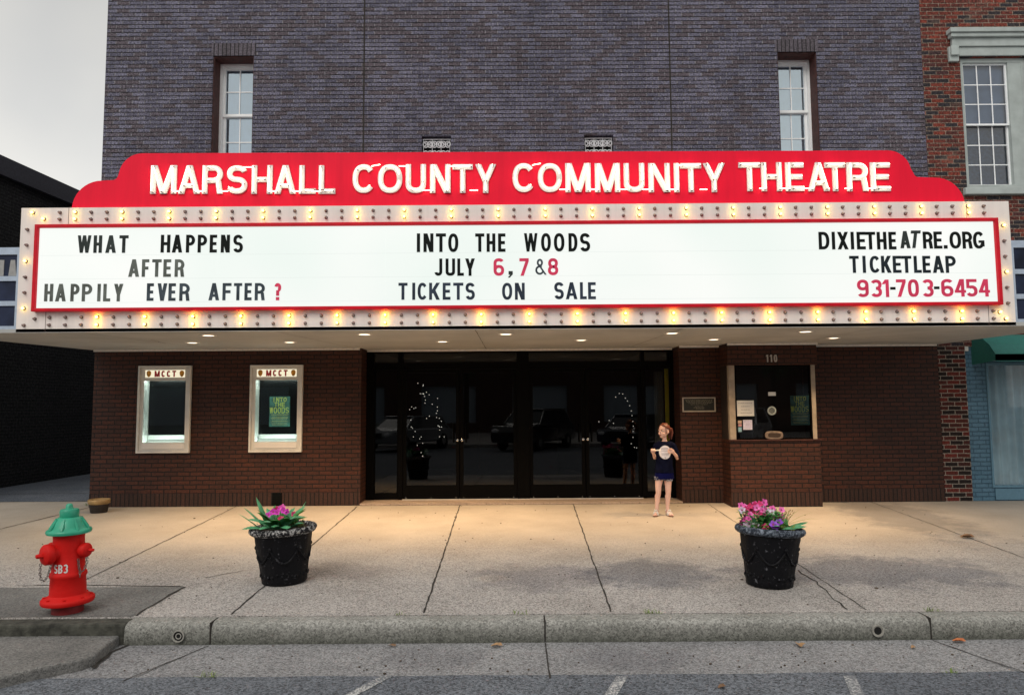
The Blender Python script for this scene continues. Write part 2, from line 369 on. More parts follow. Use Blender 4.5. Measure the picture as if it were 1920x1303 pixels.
READER = '''W,-5.339,-5.175,3.445,3.663,g1 H,-5.142,-5.04,3.443,3.662,g1 A,-4.995,-4.867,3.442,3.661,g1 T,-4.826,-4.716,3.441,3.66,g1 H,-4.315,-4.199,3.441,3.663,k A,-4.176,-4.051,3.44,3.662,k P,-4.004,-3.895,3.439,3.661,k P,-3.86,-3.747,3.438,3.66,k E,-3.712,-3.624,3.437,3.659,k N,-3.575,-3.465,3.436,3.658,k S,-3.422,-3.304,3.435,3.657,k A,-4.702,-4.571,3.142,3.36,g2 F,-4.537,-4.451,3.141,3.359,g2 T,-4.412,-4.299,3.14,3.358,g2 E,-4.273,-4.181,3.139,3.357,g2 R,-4.134,-4.018,3.138,3.356,g2 H,-5.722,-5.617,2.846,3.063,g2 A,-5.587,-5.459,2.845,3.062,g2 P,-5.401,-5.295,2.844,3.061,g2 P,-5.262,-5.139,2.843,3.06,g2 I,-5.07,-5.037,2.842,3.059,g2 L,-5.0,-4.915,2.841,3.058,g2 Y,-4.87,-4.76,2.84,3.057,g2 E,-4.467,-4.385,2.844,3.061,b1 V,-4.337,-4.221,2.843,3.06,b1 E,-4.202,-4.115,2.842,3.059,b1 R,-4.068,-3.944,2.841,3.058,b1 A,-3.71,-3.581,2.845,3.058,b1 F,-3.54,-3.433,2.844,3.057,b1 T,-3.401,-3.302,2.843,3.056,b1 E,-3.271,-3.184,2.842,3.056,b1 R,-3.145,-3.023,2.841,3.055,b1 ?,-2.906,-2.823,2.84,3.053,r I,-1.16,-1.125,3.425,3.658,k N,-1.081,-0.958,3.425,3.657,k T,-0.928,-0.804,3.424,3.656,k O,-0.777,-0.651,3.422,3.654,k T,-0.444,-0.331,3.423,3.652,k H,-0.304,-0.195,3.422,3.651,k E,-0.163,-0.071,3.421,3.65,k W,0.157,0.324,3.422,3.651,k O,0.366,0.488,3.421,3.65,k O,0.524,0.655,3.42,3.649,k D,0.704,0.815,3.419,3.647,k S,0.846,0.971,3.418,3.646,k J,-0.946,-0.849,3.129,3.343,k U,-0.809,-0.692,3.128,3.342,k L,-0.665,-0.584,3.127,3.341,k Y,-0.568,-0.449,3.126,3.341,k 6,-0.22,-0.089,3.124,3.341,r comma,-0.041,0.021,3.123,3.341,g1 7,0.098,0.213,3.122,3.339,r &,0.292,0.429,3.133,3.331,b1 8,0.447,0.575,3.126,3.337,r T,-1.386,-1.275,2.836,3.045,b2 I,-1.214,-1.183,2.834,3.045,b2 C,-1.151,-1.033,2.834,3.044,b2 K,-1.01,-0.878,2.833,3.043,b2 E,-0.844,-0.748,2.832,3.042,b2 T,-0.715,-0.591,2.831,3.041,b2 S,-0.564,-0.45,2.83,3.04,b2 O,-0.117,0.008,2.827,3.036,b2 N,0.04,0.161,2.826,3.035,b2 S,0.522,0.639,2.829,3.039,b2 A,0.663,0.805,2.828,3.037,b2 L,0.837,0.919,2.827,3.037,b2 E,0.936,1.031,2.826,3.036,b2 D,3.785,3.915,3.423,3.642,k I,3.944,3.989,3.422,3.642,k X,4.016,4.148,3.422,3.64,k I,4.176,4.222,3.421,3.64,k E,4.254,4.36,3.42,3.639,k T,4.36,4.482,3.419,3.638,k H,4.502,4.618,3.418,3.637,k E,4.646,4.737,3.417,3.636,k A,4.788,4.911,3.43,3.645,g1 T,4.911,5.028,3.432,3.651,g1 R,5.069,5.186,3.424,3.636,k E,5.202,5.302,3.423,3.636,k .,5.318,5.37,3.422,3.635,k O,5.397,5.535,3.422,3.634,k R,5.555,5.673,3.421,3.633,k G,5.686,5.821,3.42,3.632,k T,4.151,4.266,3.129,3.34,b3 I,4.311,4.352,3.128,3.34,b3 C,4.4,4.526,3.128,3.338,b3 K,4.541,4.663,3.127,3.338,b3 E,4.684,4.785,3.126,3.337,b3 T,4.79,4.912,3.125,3.336,b3 L,4.942,5.033,3.124,3.335,b3 E,5.049,5.144,3.123,3.334,b3 A,5.173,5.307,3.122,3.333,b3 P,5.332,5.455,3.121,3.332,b3 9,4.232,4.371,2.829,3.045,r 3,4.396,4.533,2.828,3.044,r 1,4.544,4.628,2.827,3.043,r -,4.638,4.701,2.826,3.043,k 7,4.712,4.828,2.829,3.045,r 0,4.855,4.986,2.828,3.044,r 3,5.027,5.165,2.827,3.043,r -,5.175,5.239,2.829,3.046,k 6,5.263,5.408,2.828,3.045,r 4,5.427,5.561,2.827,3.043,r 5,5.564,5.702,2.826,3.042,r 4,5.722,5.854,2.825,3.041,r'''
BOARD = '''M,-4.537,-4.21,4.222,4.586 A,-4.187,-3.913,4.219,4.584 R,-3.887,-3.628,4.217,4.582 S,-3.576,-3.319,4.215,4.58 H,-3.265,-3.003,4.212,4.578 A,-2.976,-2.706,4.21,4.576 L,-2.666,-2.456,4.208,4.574 L,-2.42,-2.21,4.206,4.572 C,-1.993,-1.712,4.214,4.582 O,-1.674,-1.368,4.211,4.58 U,-1.325,-1.069,4.209,4.578 N,-1.018,-0.76,4.207,4.575 T,-0.734,-0.479,4.205,4.573 Y,-0.449,-0.186,4.203,4.571 C,0.022,0.305,4.21,4.582 O,0.34,0.644,4.207,4.579 M,0.686,1.006,4.205,4.577 M,1.059,1.376,4.202,4.574 U,1.423,1.684,4.2,4.572 N,1.733,2.005,4.197,4.569 I,2.048,2.128,4.195,4.569 T,2.137,2.401,4.195,4.567 Y,2.421,2.698,4.193,4.564 T,2.871,3.145,4.203,4.572 H,3.155,3.414,4.201,4.57 E,3.459,3.691,4.199,4.568 A,3.739,4.012,4.197,4.565 T,3.954,4.215,4.195,4.564 R,4.23,4.5,4.193,4.562 E,4.529,4.777,4.191,4.56'''
# reader panel: acrylic lit from behind by tubes
def lit_panel():
    m, t, b = newmat('backlit_acrylic')
    g = noise(t, 0.35, 2); c = ramp(t, g, [(0.3, (0.84,0.93,0.875)), (0.65, (0.99,1.0,0.965))])
    t.links.new(c, b.inputs['Emission Color']); b.inputs['Emission Strength'].default_value = 0.70
    b.inputs['Base Color'].default_value = (0.06,0.06,0.06,1); b.inputs['Roughness'].default_value = 0.3
    return m
M['panel_lit'] = lit_panel()
M['header_lit'] = emit('case_header_lit', (1.0,0.92,0.66), 0.62, (0.3,0.3,0.3))

# ------------------------------------------------------------------ condensed stroke lettering
def glyph(ch, w, h, t):
    """returns (list of convex polygons, list of centre lines) in a w x h box"""
    P = []; C = []
    def rc(x0, z0, x1, z1):
        P.append([(x0,z0),(x1,z0),(x1,z1),(x0,z1)])
        if x1-x0 > z1-z0: C.append([(x0+t*.3,(z0+z1)/2),(x1-t*.3,(z0+z1)/2)])
        else: C.append([((x0+x1)/2,z0+t*.3),((x0+x1)/2,z1-t*.3)])
    def dg(xa, za, xb, zb, s=None):
        ln = math.hypot(xb-xa, zb-za); s = s or t*ln/abs(zb-za)/2
        P.append([(xa-s,za),(xa+s,za),(xb+s,zb),(xb-s,zb)]); C.append([(xa+(xb-xa)*.06,za+(zb-za)*.06),(xb-(xb-xa)*.06,zb-(zb-za)*.06)])
    def arc(cx, cz, rx, rz, a0, a1, n=None, ex=2.0):
        n = n or max(4, int(abs(a1-a0)/13)); c = []
        q = []
        for i in range(n+1):
            a = R(a0+(a1-a0)*i/n); co, si = math.cos(a), math.sin(a)
            k = lambda v: math.copysign(abs(v)**(2/ex), v)
            q.append(((cx+rx*k(co), cz+rz*k(si)), (cx+(rx-t)*k(co), cz+(rz-t)*k(si)))); c.append((cx+(rx-t/2)*k(co), cz+(rz-t/2)*k(si)))
        for i in range(n): P.append([q[i][0], q[i+1][0], q[i+1][1], q[i][1]])
        C.append(c)
    m = h/2; r = w/2
    if ch == 'I': rc(r-t/2, 0, r+t/2, h)
    elif ch == 'L': rc(0,0,t,h); rc(t,0,w,t)
    elif ch == 'T': rc(0,h-t,w,h); rc(r-t/2,0,r+t/2,h-t)
    elif ch == 'E': rc(0,0,t,h); rc(t,0,w,t); rc(t,h-t,w,h); rc(t,m-t/2,w*.92,m+t/2)
    elif ch == 'F': rc(0,0,t,h); rc(t,h-t,w,h); rc(t,m-t/2,w*.9,m+t/2)
    elif ch == 'H': rc(0,0,t,h); rc(w-t,0,w,h); rc(t,m-t/2,w-t,m+t/2)
    elif ch == 'N': rc(0,0,t,h); rc(w-t,0,w,h); dg(w-t*.62,0,t*.62,h,t*.62)
    elif ch == 'M': rc(0,0,t,h); rc(w-t,0,w,h); dg(r,0,t*.62,h,min(t*.6,w*.125)); dg(r,0,w-t*.62,h,min(t*.6,w*.125))
    elif ch == 'W':
        s = min(t*.52, w*.105); a = w*.29; dg(a,0,s,h,s); dg(a,0,r,h,s); dg(w-a,0,r,h,s); dg(w-a,0,w-s,h,s)
    elif ch == 'A': s = t*.55; dg(s,0,r,h,s); dg(w-s,0,r,h,s); rc(r-w*.26,h*.20,r+w*.26,h*.20+t*.9)
    elif ch == 'V': s = t*.55; dg(r,0,s,h,s); dg(r,0,w-s,h,s)
    elif ch == 'Y': s = t*.56; rc(r-t/2,0,r+t/2,h*.46); dg(r,h*.40,s,h,s); dg(r,h*.40,w-s,h,s)
    elif ch == 'X': s = t*.56; dg(s,0,w-s,h,s); dg(w-s,0,s,h,s)
    elif ch == 'K': s = t*.62; rc(0,0,t,h); dg(t*.9,h*.38,w-s,h,s); dg(w-s,0,w*.42,h*.56,s)
    elif ch == 'O': arc(r,m,r,m,0,360,28,2.3)
    elif ch == '0': arc(r,m,r,m,0,360,28,2.6)
    elif ch == 'C': arc(r,m,r,m,38,322,24,2.3)
    elif ch == 'G': arc(r,m,r,m,38,330,24,2.3); rc(w-t,h*.12,w,h*.48); rc(r,h*.48-t*.8,w-t,h*.48)
    elif ch == 'B':
        rz = (m+t*.5)/2; rc(0,0,t,h)
        for zc in (h-rz, rz): rc(t,zc-rz,w-rz*.9,zc-rz+t); rc(t,zc+rz-t,w-rz*.9,zc+rz); arc(w-rz*.9,zc,rz*.9,rz,-90,90,10)
    elif ch == 'D': rc(0,0,t,h); arc(w*.42,m,w*.58,m,-90,90,14,2.3); rc(t,0,w*.42,t); rc(t,h-t,w*.42,h)
    elif ch in 'PR':
        k = h*.46 if ch == 'P' else h*.45; rz = (h-k+t*.4)/2; cz = h-rz; rx = min(rz, w*.55)
        rc(0,0,t,h); rc(t,h-t,w-rx,h); rc(t,h-2*rz,w-rx,h-2*rz+t); arc(w-rx,cz,rx,rz,-90,90,12)
        if ch == 'R': dg(w-t*.5,0,w-t*.85,h-2*rz+t*.4,t*.52)
    elif ch == 'U': rc(0,r*.9,t,h); rc(w-t,r*.9,w,h); arc(r,r*.9,r,r*.9,180,360,14,2.3)
    elif ch == 'J': rc(w-t,r,w,h); arc(r,r,r,r,190,360,12)
    elif ch == 'S':
        rz = (m+t/2)/2; arc(r,h-rz,r,rz,20,270,16,2.2); arc(r,rz,r,rz,90,-160,16,2.2)
    elif ch == '8': rz = (m+t/2)/2; arc(r,h-rz,r*.94,rz,0,360,20,2.2); arc(r,rz,r,rz,0,360,20,2.2)
    elif ch == '3': rz = (m+t/2)/2; arc(r,h-rz,r*.97,rz,150,-90,16,2.2); arc(r,rz,r,rz,90,-150,16,2.2)
    elif ch == '6': rz = h*.31; arc(r,rz,r,rz,0,360,20,2.2); rc(0,rz,t,h-rz*.9); arc(r,h-rz*.9,r,rz*.9,180,30,12,2.2)
    elif ch == '9': rz = h*.31; arc(r,h-rz,r,rz,0,360,20,2.2); rc(w-t,rz*.9,w,h-rz); arc(r,rz*.9,r,rz*.9,0,-150,12,2.2)
    elif ch == '5': rz = h*.32; arc(r,rz,r,rz,120,-150,16,2.2); rc(t*.2,rz*1.5,t*1.1,h); rc(t*1.1,h-t,w*.95,h)
    elif ch == '4': rc(w*.58,0,w*.58+t,h); rc(0,h*.22,w,h*.22+t*.9); dg(t*.5,h*.28,w*.62,h,t*.55)
    elif ch == '7': rc(0,h-t,w,h); dg(w*.28,0,w-t*.55,h-t,t*.55)
    elif ch == '1': rc(r-t*.1,0,r+t*.9,h); dg(w*.1,h*.74,r+t*.2,h,t*.5)
    elif ch == '-': rc(0,m-t*.45,w,m+t*.45)
    elif ch == '.': rc(r-t*.6,0,r+t*.6,t*1.2)
    elif ch == ',': rc(r-t*.7,h*.06,r+t*.7,h*.06+t*1.2); dg(r-t*.6,-h*.1,r+t*.3,h*.08,t*.35)
    elif ch == '?': rz = h*.26; arc(r,h-rz,r,rz,165,-80,14,2.1); rc(r-t*.5,h*.26,r+t*.5,h-2*rz+t*.6); rc(r-t*.55,0,r+t*.55,t*1.1)
    elif ch == '&':
        t0 = t; arc(w*.42,h*.76,w*.28,h*.24,0,360,16); arc(w*.40,h*.29,w*.40,h*.29,55,350,16); dg(w-t*.4,0,w*.28,h*.68,t*.5)
    return P, C
def text_mb(mb, s, x, z, h, y, d, wr=0.52, tr=0.17, gap=0.16, sx=1.0):
    """write a string with the stroke letters into a builder, left edge x, baseline z"""
    for ch in s:
        if ch == ' ': x += h*wr*.75; continue
        wd = h*(tr if ch in 'I1.' else wr*(1.35 if ch in 'MW' else 1))
        for i, p in enumerate(glyph(ch, wd, h, h*tr)[0]):
            mb.prism([(x+a*sx, z+b) for a, b in p], y-0.00012*(i % 7), y+d)
        x += (wd+h*gap)*sx
    return x
def text_w(s, h, wr=0.52, tr=0.17, gap=0.16):
    return sum(h*wr*.75 if c == ' ' else h*(tr if c in 'I1.' else wr*(1.35 if c in 'MW' else 1))+h*gap for c in s)-h*gap

# ------------------------------------------------------------------ ground
gz = lambda x, y: 0.025*min(y, 0.0) if y > -5.7 else -0.1425
M['walk'] = concrete('sidewalk_concrete', (0.36,0.308,0.248), (0.485,0.42,0.345), 0.60, yblend=(-4.5,-2.2,(0.90,0.98,1.14)), stains=[
    (0.25,-4.45,0.8,0.55,(0.62,0.62,0.66),0.8), (1.35,-4.35,0.75,0.65,(0.55,0.57,0.62),0.9), (-0.23,-4.52,0.20,0.17,(1.12,1.08,1.0),0.8),
    (3.55,-4.35,1.5,0.75,(0.54,0.56,0.61),0.9), (5.4,-1.2,0.8,2.2,(0.60,0.63,0.68),0.8), (-1.75,-4.2,0.7,0.4,(0.72,0.70,0.71),0.7), (-3.6,-4.3,0.9,.9,(0.8,0.8,0.8),.6)])
M['kerb'] = concrete('kerb_concrete', (0.225,0.225,0.205), (0.325,0.32,0.30), 0.45, big=1.8, sscale=90, algae=(-.305,-.165))
M['gutter'] = concrete('gutter_concrete', (0.20,0.20,0.208), (0.285,0.285,0.29), 0.55, big=1.1, sscale=95, stains=[(-0.6,-6.15,0.5,0.3,(0.7,0.7,0.72),0.7),(0.9,-6.2,0.5,0.3,(0.75,0.75,0.78),0.6)])
M['asphalt'] = concrete('asphalt', (0.100,0.111,0.130), (0.158,0.172,0.194), 0.7, big=0.7, sscale=85)
M['alley'] = concrete('alley_asphalt', (0.085,0.100,0.125), (0.145,0.160,0.185), 0.5, big=0.8, sscale=80)
M['slab_grey'] = concrete('grey_slab_concrete', (0.135,0.134,0.13), (0.21,0.205,0.196), 0.42, big=1.3, sscale=95)
M['dirt'] = plain('joint_dirt', (0.030,0.026,0.022), 0.95, var=0.5, scale=12)
M['line_paint'] = None

mb = MB(); mb.slab([(-400,-400),(400,-400),(400,400),(-400,400)], -0.75, -0.55)
struct(mb.build('ground', M['asphalt']))
mb = MB(); mb.slab([(-45,-5.64),(45,-5.64),(45,0.75),(-45,0.75)], -0.5, gz)
# split the slab so that it follows the fall to the kerb
mb = MB()
for (ya, yb) in ((-5.64, 0.0), (0.0, 0.75)):
    mb.mesh([(-45,ya,gz(0,ya)),(45,ya,gz(0,ya)),(45,yb,gz(0,yb)),(-45,yb,gz(0,yb)),(-45,ya,-.54),(45,ya,-.54),(45,yb,-.54),(-45,yb,-.54)], [(0,1,2,3),(0,4,5,1),(2,6,7,3)])
walk = struct(mb.build('sidewalk', M['walk']))
def strip(mb, pts, wd, z=None, jit=0.0, dz=0.004):
    pts = [Vector((p[0], p[1])) for p in pts]; q = []
    rnd = random.Random(int(abs(pts[0].x*977+pts[0].y*131)))
    fine = []
    for a, b in zip(pts, pts[1:]):
        n = max(1, int((b-a).length/0.09)) if jit else max(1, int((b-a).length/0.6))
        for i in range(n): fine.append(a+(b-a)*i/n + Vector((rnd.uniform(-jit,jit), rnd.uniform(-jit,jit))))
    fine.append(pts[-1])
    for i, p in enumerate(fine):
        d = (fine[min(i+1,len(fine)-1)]-fine[max(i-1,0)]).normalized(); nrm = Vector((-d.y, d.x))
        ww = wd*rnd.uniform(.55,1.25)/2; q.append((p+nrm*ww, p-nrm*ww))
    zz = (lambda v: z) if z is not None else (lambda v: gz(v.x, v.y))
    for (a, b), (c, e) in zip(q, q[1:]):
        f = [(a.x,a.y,zz(a)+dz),(b.x,b.y,zz(b)+dz),(e.x,e.y,zz(e)+dz),(c.x,c.y,zz(c)+dz)]
        mb.face(f)
for x0, x1, ya, yb, wd in ((-0.83,-0.73,-0.02,-5.6,.016),(0.94,0.785,-0.02,-5.6,.014),(-2.42,-2.29,-0.1,-5.6,.016),(3.03,2.86,-0.1,-5.6,.010),(-4.33,-4.12,-0.05,-4.66,.013),(-6.62,-7.2,0.05,-5.6,.022),(5.6,5.25,-0.02,-5.6,.010)):
    k = MB(); strip(k, [(x0,ya),(x1,yb)], wd, jit=.006); k.build('joint', M['dirt'], walk)
for pts, wd in (([(2.80,-4.30),(2.815,-4.71),(2.74,-5.2),(2.71,-5.6)],.013), ([(-4.6,-4.66),(-3.75,-4.68),(-3.06,-4.74)],.016), ([(-3.03,-4.74),(-3.065,-5.2),(-3.05,-5.62)],.028), ([(-3.0,-4.42),(-2.72,-4.15)],.012), ([(3.62,-0.2),(3.2,-1.2),(3.1,-1.9)],.008)):
    k = MB(); strip(k, pts, wd, jit=.014); k.build('crack', M['dirt'], walk)
# older grey slab in front of the hydrant corner
mb = MB(); mb.mesh([(-12,-5.635,gz(0,-5.635)+.003),(-3.07,-5.635,gz(0,-5.635)+.003),(-3.045,-4.75,gz(0,-4.75)+.003),(-12,-4.66,gz(0,-4.66)+.003)], [(0,1,2,3)])
mb.build('grey_slab', M['slab_grey'], walk)

# kerb: rounded nose, butted stones
def kerb_run(x0, x1, name='kerb'):
    yb, zt, zb = -5.66, -0.1425, -0.56
    prof = [(yb,zb),(yb,zt),(yb-.10,zt-.001),(yb-.135,zt-.012),(yb-.155,zt-.035),(yb-.162,zt-.065),(yb-.175,zb)]
    k = MB(); n = max(2, int((x1-x0)/.15)); rows = []
    rnd = random.Random(int(x0*100))
    for i in range(n+1):
        x = x0+(x1-x0)*i/n; e = rnd.uniform(-.003,.003)
        rows.append([(x, y+(e if j > 1 else 0), z+(e if 1 < j < 6 else 0)) for j, (y, z) in enumerate(prof)])
    m = len(prof); k.mesh([p for r in rows for p in r], [(i*m+j,(i+1)*m+j,(i+1)*m+j+1,i*m+j+1) for i in range(n) for j in range(m-1)]+[tuple(range(m-1,-1,-1)),tuple(n*m+j for j in range(m))])
    return k.build(name, M['kerb'], smooth=True)
for a, b in ((-3.04,-2.375),(-2.362,0.236),(0.248,3.245),(3.257,6.3),(6.312,9.4),(9.412,14),(14.012,40)): struct(kerb_run(a, b))
# low dark kerb by the hydrant
M['kerb_dark'] = plain('mossy_kerb', (0.055,0.055,0.045), 0.95, var=0.6, scale=14, bumpd=0.01)
mb = MB(); mb.slab([(-12,-5.825),(-3.042,-5.82),(-3.042,-5.645),(-12,-5.645)], -0.54, -0.147); struct(mb.build('kerb', M['kerb_dark'], bevel=.02))
# wedge shaped concrete apron at the alley mouth
top = lambda x, y: -0.235
mb = MB(); mb.slab([(-12,-5.81),(-3.08,-5.80),(-3.06,-6.05),(-3.02,-6.25),(-3.06,-6.36),(-3.20,-6.47),(-3.40,-6.69),(-3.9,-7.2),(-12,-9.5)], -0.54, top)
apron = struct(mb.build('apron', M['slab_grey'], bevel=.018))
k = MB(); strip(k, [(-3.02,-5.82),(-3.04,-6.1),(-2.99,-6.33)], .03, z=-.308, jit=.02, dz=.004); k.build('crack', M['dirt'], apron)
k = MB(); strip(k, [(-3.05,-6.40),(-3.22,-6.53),(-3.42,-6.75),(-3.9,-7.26)], .03, z=-.33, jit=.02, dz=.004); k.build('crack', M['dirt'], apron)
# gutter pan and road
mb = MB(); mb.mesh([(-12,-5.7,-.306),(40,-5.7,-.306),(40,-6.60,-.318),(-12,-6.60,-.318)], [(3,2,1,0)]); gut = struct(mb.build('gutter', M['gutter']))
for x in (-2.37, 0.242, 3.25, 6.306):
    k = MB(); dx = {-2.37:-.28,0.242:0,3.25:.25,6.306:.2}[x]; strip(k, [(x,-5.84),(x+dx,-6.58)], .012, z=-.312, jit=.004, dz=.001+.004); k.build('joint', M['dirt'], gut)
    k = MB(); k.box(x-.004, x+.004, -5.827, -5.67, -.30, -.1405); k.build('kerb_joint', M['dirt'], gut)
mb = MB(); n = 240; pts_e = []
rnd = random.Random(3)
for i in range(n+1):
    x = -40+80*i/n; pts_e.append((x, -6.50-rnd.uniform(0,.022)))
vsr = [(x, y, -.311) for x, y in pts_e]+[(x, -21.0, -.311) for x, y in pts_e]+[(x, y, -.325) for x, y in pts_e]
mb.mesh(vsr, [(i, n+1+i, n+2+i, i+1) for i in range(n)]+[(2*n+2+i, i, i+1, 2*n+3+i) for i in range(n)]); road = struct(mb.build('road', M['asphalt']))
def worn_paint():
    m, t, b = newmat('worn_line_paint'); f = noise(t, 55, 4, .7); g = noise(t, 3, 3)
    s = mathn(t, 'ADD', mathn(t, 'MULTIPLY', f, .7), mathn(t, 'MULTIPLY', g, .3))
    t.links.new(ramp(t, s, [(0.49, (0.15,0.16,0.175)), (0.57, (0.56,0.56,0.55))]), b.inputs['Base Color']); b.inputs['Roughness'].default_value = .8; return m
M['line_paint'] = worn_paint()
for (xa, ya), (xb, yb) in (((-0.865,-6.52),(-2.1,-8.8)), ((0.735,-6.56),(-0.15,-8.9)), ((2.27,-6.58),(1.55,-9.0)), ((3.9,-6.6),(3.3,-9.0)), ((5.5,-6.6),(5.0,-9.0))):
    k = MB(); k.mesh([(xa-.042,ya,-.307),(xa+.042,ya+.01,-.307),(xb+.045,yb,-.307),(xb-.045,yb,-.307)], [(3,2,1,0)]); k.build('parking_line', M['line_paint'], road)
mb = MB(); mb.slab([(-40,0.752),(-6.68,0.752),(-6.68,45),(-40,45)], -.5, 0.001); alley = struct(mb.build('alley', M['alley']))
k = MB(); strip(k, [(-30,1.4),(-6.7,2.0)], .03, z=.001, jit=.02); k.build('crack', M['dirt'], alley)
k = MB(); strip(k, [(-30,.76),(-6.7,.76)], .025, z=.002, jit=.012); k.build('joint', M['dirt'], alley)

# ------------------------------------------------------------------ the theatre
XL, XR, ZT = -6.65, 6.775, 9.6
th = thing('theatre_building', 'dark grey brick theatre with brown brick ground floor behind the red marquee', 'theatre')
# upper wall: the windows sit in deep openings
WINS = ((-4.885,-4.215), (4.40,5.045)); WZ0, WZ1 = 5.45, 7.31
VENTS = ((-1.45,-0.97), (1.20,1.675)); VZ0, VZ1 = 5.35, 5.94
mb = MB(); wall_holes(mb, XL, XR, 2.52, ZT, 0, .42, [(a,b,WZ0,WZ1) for a,b in WINS]+[(a,b,VZ0,VZ1) for a,b in VENTS])
uw = mb.build('upper_wall', M['paint_brick'], th)
for (a, b), z in zip(WINS, (7.312, 7.282)):
    box_obj('lintel', M['soldier_up'], th, a-.03, b+.03, -.004, .10, 7.312, 7.525)
for x in (-2.40, 2.628):
    box_obj('expansion_joint', M['dirt'], th, x-.012, x+.012, -.003, .02, 2.53, ZT-.02)
box_obj('coping', M['stone'], th, XL-.05, XR-.002, -.06, .47, ZT, ZT+.12)
M['side_brick'] = M['paint_brick']
box_obj('side_wall', M['paint_brick'], th, XL, XL+.30, .421, 24, 0, ZT)
box_obj('back_wall', M['dark_brick'], th, XL+.301, XR, 23.7, 24, 0, ZT)
box_obj('party_wall', M['dark_brick'], th, XR-.3, XR-.002, .45, 23.69, 0, ZT-.51)
box_obj('roof', M['black_metal'], th, XL+.301, XR, .421, 23.69, ZT-.5, ZT-.35)
def sash(parent, x0, x1, z0, z1, y, cols, rows, fm, gm, fw=.045, mw=.018):
    k = MB(); frame_ring(k, x0, x1, z0, z1, y, y+.035, fw)
    gw, gh = (x1-x0-2*fw), (z1-z0-2*fw)
    for i in range(1, cols): xx = x0+fw+gw*i/cols; k.box(xx-mw/2, xx+mw/2, y+.010, y+.020, z0+fw, z1-fw)
    for j in range(1, rows): zz = z0+fw+gh*j/rows; k.box(x0+fw, x1-fw, y+.0105, y+.0195, zz-mw/2, zz+mw/2)
    k.build('sash', fm, parent)
    k = MB(); k.face([(x0+fw,y+.024,z0+fw),(x1-fw,y+.024,z0+fw),(x1-fw,y+.024,z1-fw),(x0+fw,y+.024,z1-fw)]); k.build('pane', gm, parent)
def curtain_mat(name, c):
    m, t, b = newmat(name); t.links.new(ramp(t, noise(t, 3.5, 4), [(0.3, tuple(x*.75 for x in c)), (0.7, c)]), b.inputs['Base Color']); b.inputs['Roughness'].default_value = .9; return m
M['curtain'] = curtain_mat('window_sheer', (0.60,0.82,1.0)); M['curtain_blue'] = curtain_mat('store_curtain', (0.70,0.90,1.0)); M['blind'] = curtain_mat('window_blind', (0.26,0.36,0.52))
def curtain(parent, x0, x1, z0, z1, y, m, folds, amp, name='curtain'):
    k = MB(); n = folds*8
    vs_ = []
    for j in range(2):
        for i in range(n+1):
            u = i/n; vs_.append((x0+(x1-x0)*u, y+amp*math.sin(u*folds*2*math.pi)+amp*.5*math.sin(u*folds*5.1), (z0, z1)[j]))
    k.mesh(vs_, [(i, i+1, n+2+i, n+1+i) for i in range(n)]); return k.build(name, m, parent, smooth=True)
for (a, b) in WINS:
    k = MB(); frame_ring(k, a, b, WZ0, WZ1, .27, .36, .055); wf = k.build('window', M['white_vinyl'], th)
    k = MB(); k.box(a+.001, a+.014, .02, .268, WZ0, WZ1-.015); k.box(b-.014, b-.001, .02, .268, WZ0, WZ1-.015); k.box(a+.015, b-.015, .02, .268, WZ1-.014, WZ1-.001); k.build('old_casing', M['dark_wood'], wf)
    sash(wf, a+.057, b-.057, 6.40, WZ1-.057, .30, 2, 2, M['white_vinyl'], M['glass_up'])
    sash(wf, a+.057, b-.057, WZ0+.057, 6.44, .338, 2, 2, M['white_vinyl'], M['glass_up'])
    curtain(wf, a+.03, b-.03, WZ0, WZ1, .392, M['curtain'], 4, .010)
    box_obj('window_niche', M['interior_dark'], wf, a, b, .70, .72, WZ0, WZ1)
M['vent_iron'] = plain('grille_pale_iron', (0.62,0.63,0.66), 0.6, var=.2)
for (a, b) in VENTS:
    vt = box_obj('vent', M['black_panel'], th, a, b, .16, .20, VZ0, VZ1)
    k = MB(); c = (a+b)/2; wd = (b-a)
    for i in range(3):
        for j in range(3):
            for sx in (-1, 1):
                for sz in (-1, 1):
                    ox = a+wd*(.2+.3*i); oz = VZ1-.13-.16*j
                    p = []
                    for q in range(15):
                        th_ = q/14*4.4*math.pi/2; rr = .062*(1-q/17)
                        p.append((ox+sx*(.035-rr*math.cos(th_)*.9+.01), .06, oz+sz*(rr*math.sin(th_))))
                    k.tube(p, .0095, 5)
    for i in range(4): k.tube([(a+wd*(.05+.3*i), .06, VZ0),(a+wd*(.05+.3*i), .06, VZ1-.04)], .006, 5)
    k.tube([(a+.01,.06,VZ1-.045),(b-.01,.06,VZ1-.045)], .008, 5)
    k.build('grille', M['vent_iron'], vt, smooth=True)

# ground floor
LZ = 2.466
CASES = ((-5.92,-5.085), (-4.15,-3.317)); CZ0, CZ1 = .838, 2.21
mb = MB(); wall_holes(mb, XL, -2.40, 0, LZ, .002, .44, [(a+.05,b-.05,CZ0+.06,CZ1-.05) for a, b in CASES]); mb.build('lower_wall', M['brown_brick'], th)
mb = MB(); mb.box(2.655, 3.305, .002, .44, 0, LZ); mb.build('lower_wall', M['brown_brick'], th)
mb = MB(); mb.box(4.675, XR, .002, .44, 0, LZ); mb.build('lower_wall', M['brown_brick'], th)
for a, b in ((XL-.002, -3.78), (-3.62, -2.399), (2.654, 3.29), (4.69, XR)): box_obj('brick_base', M['brown_soldier'], th, a, b, -.003, .01, .0, .205)
box_obj('wall_gap', M['black_panel'], th, -3.78, -3.62, -.001, .009, .0, .205)
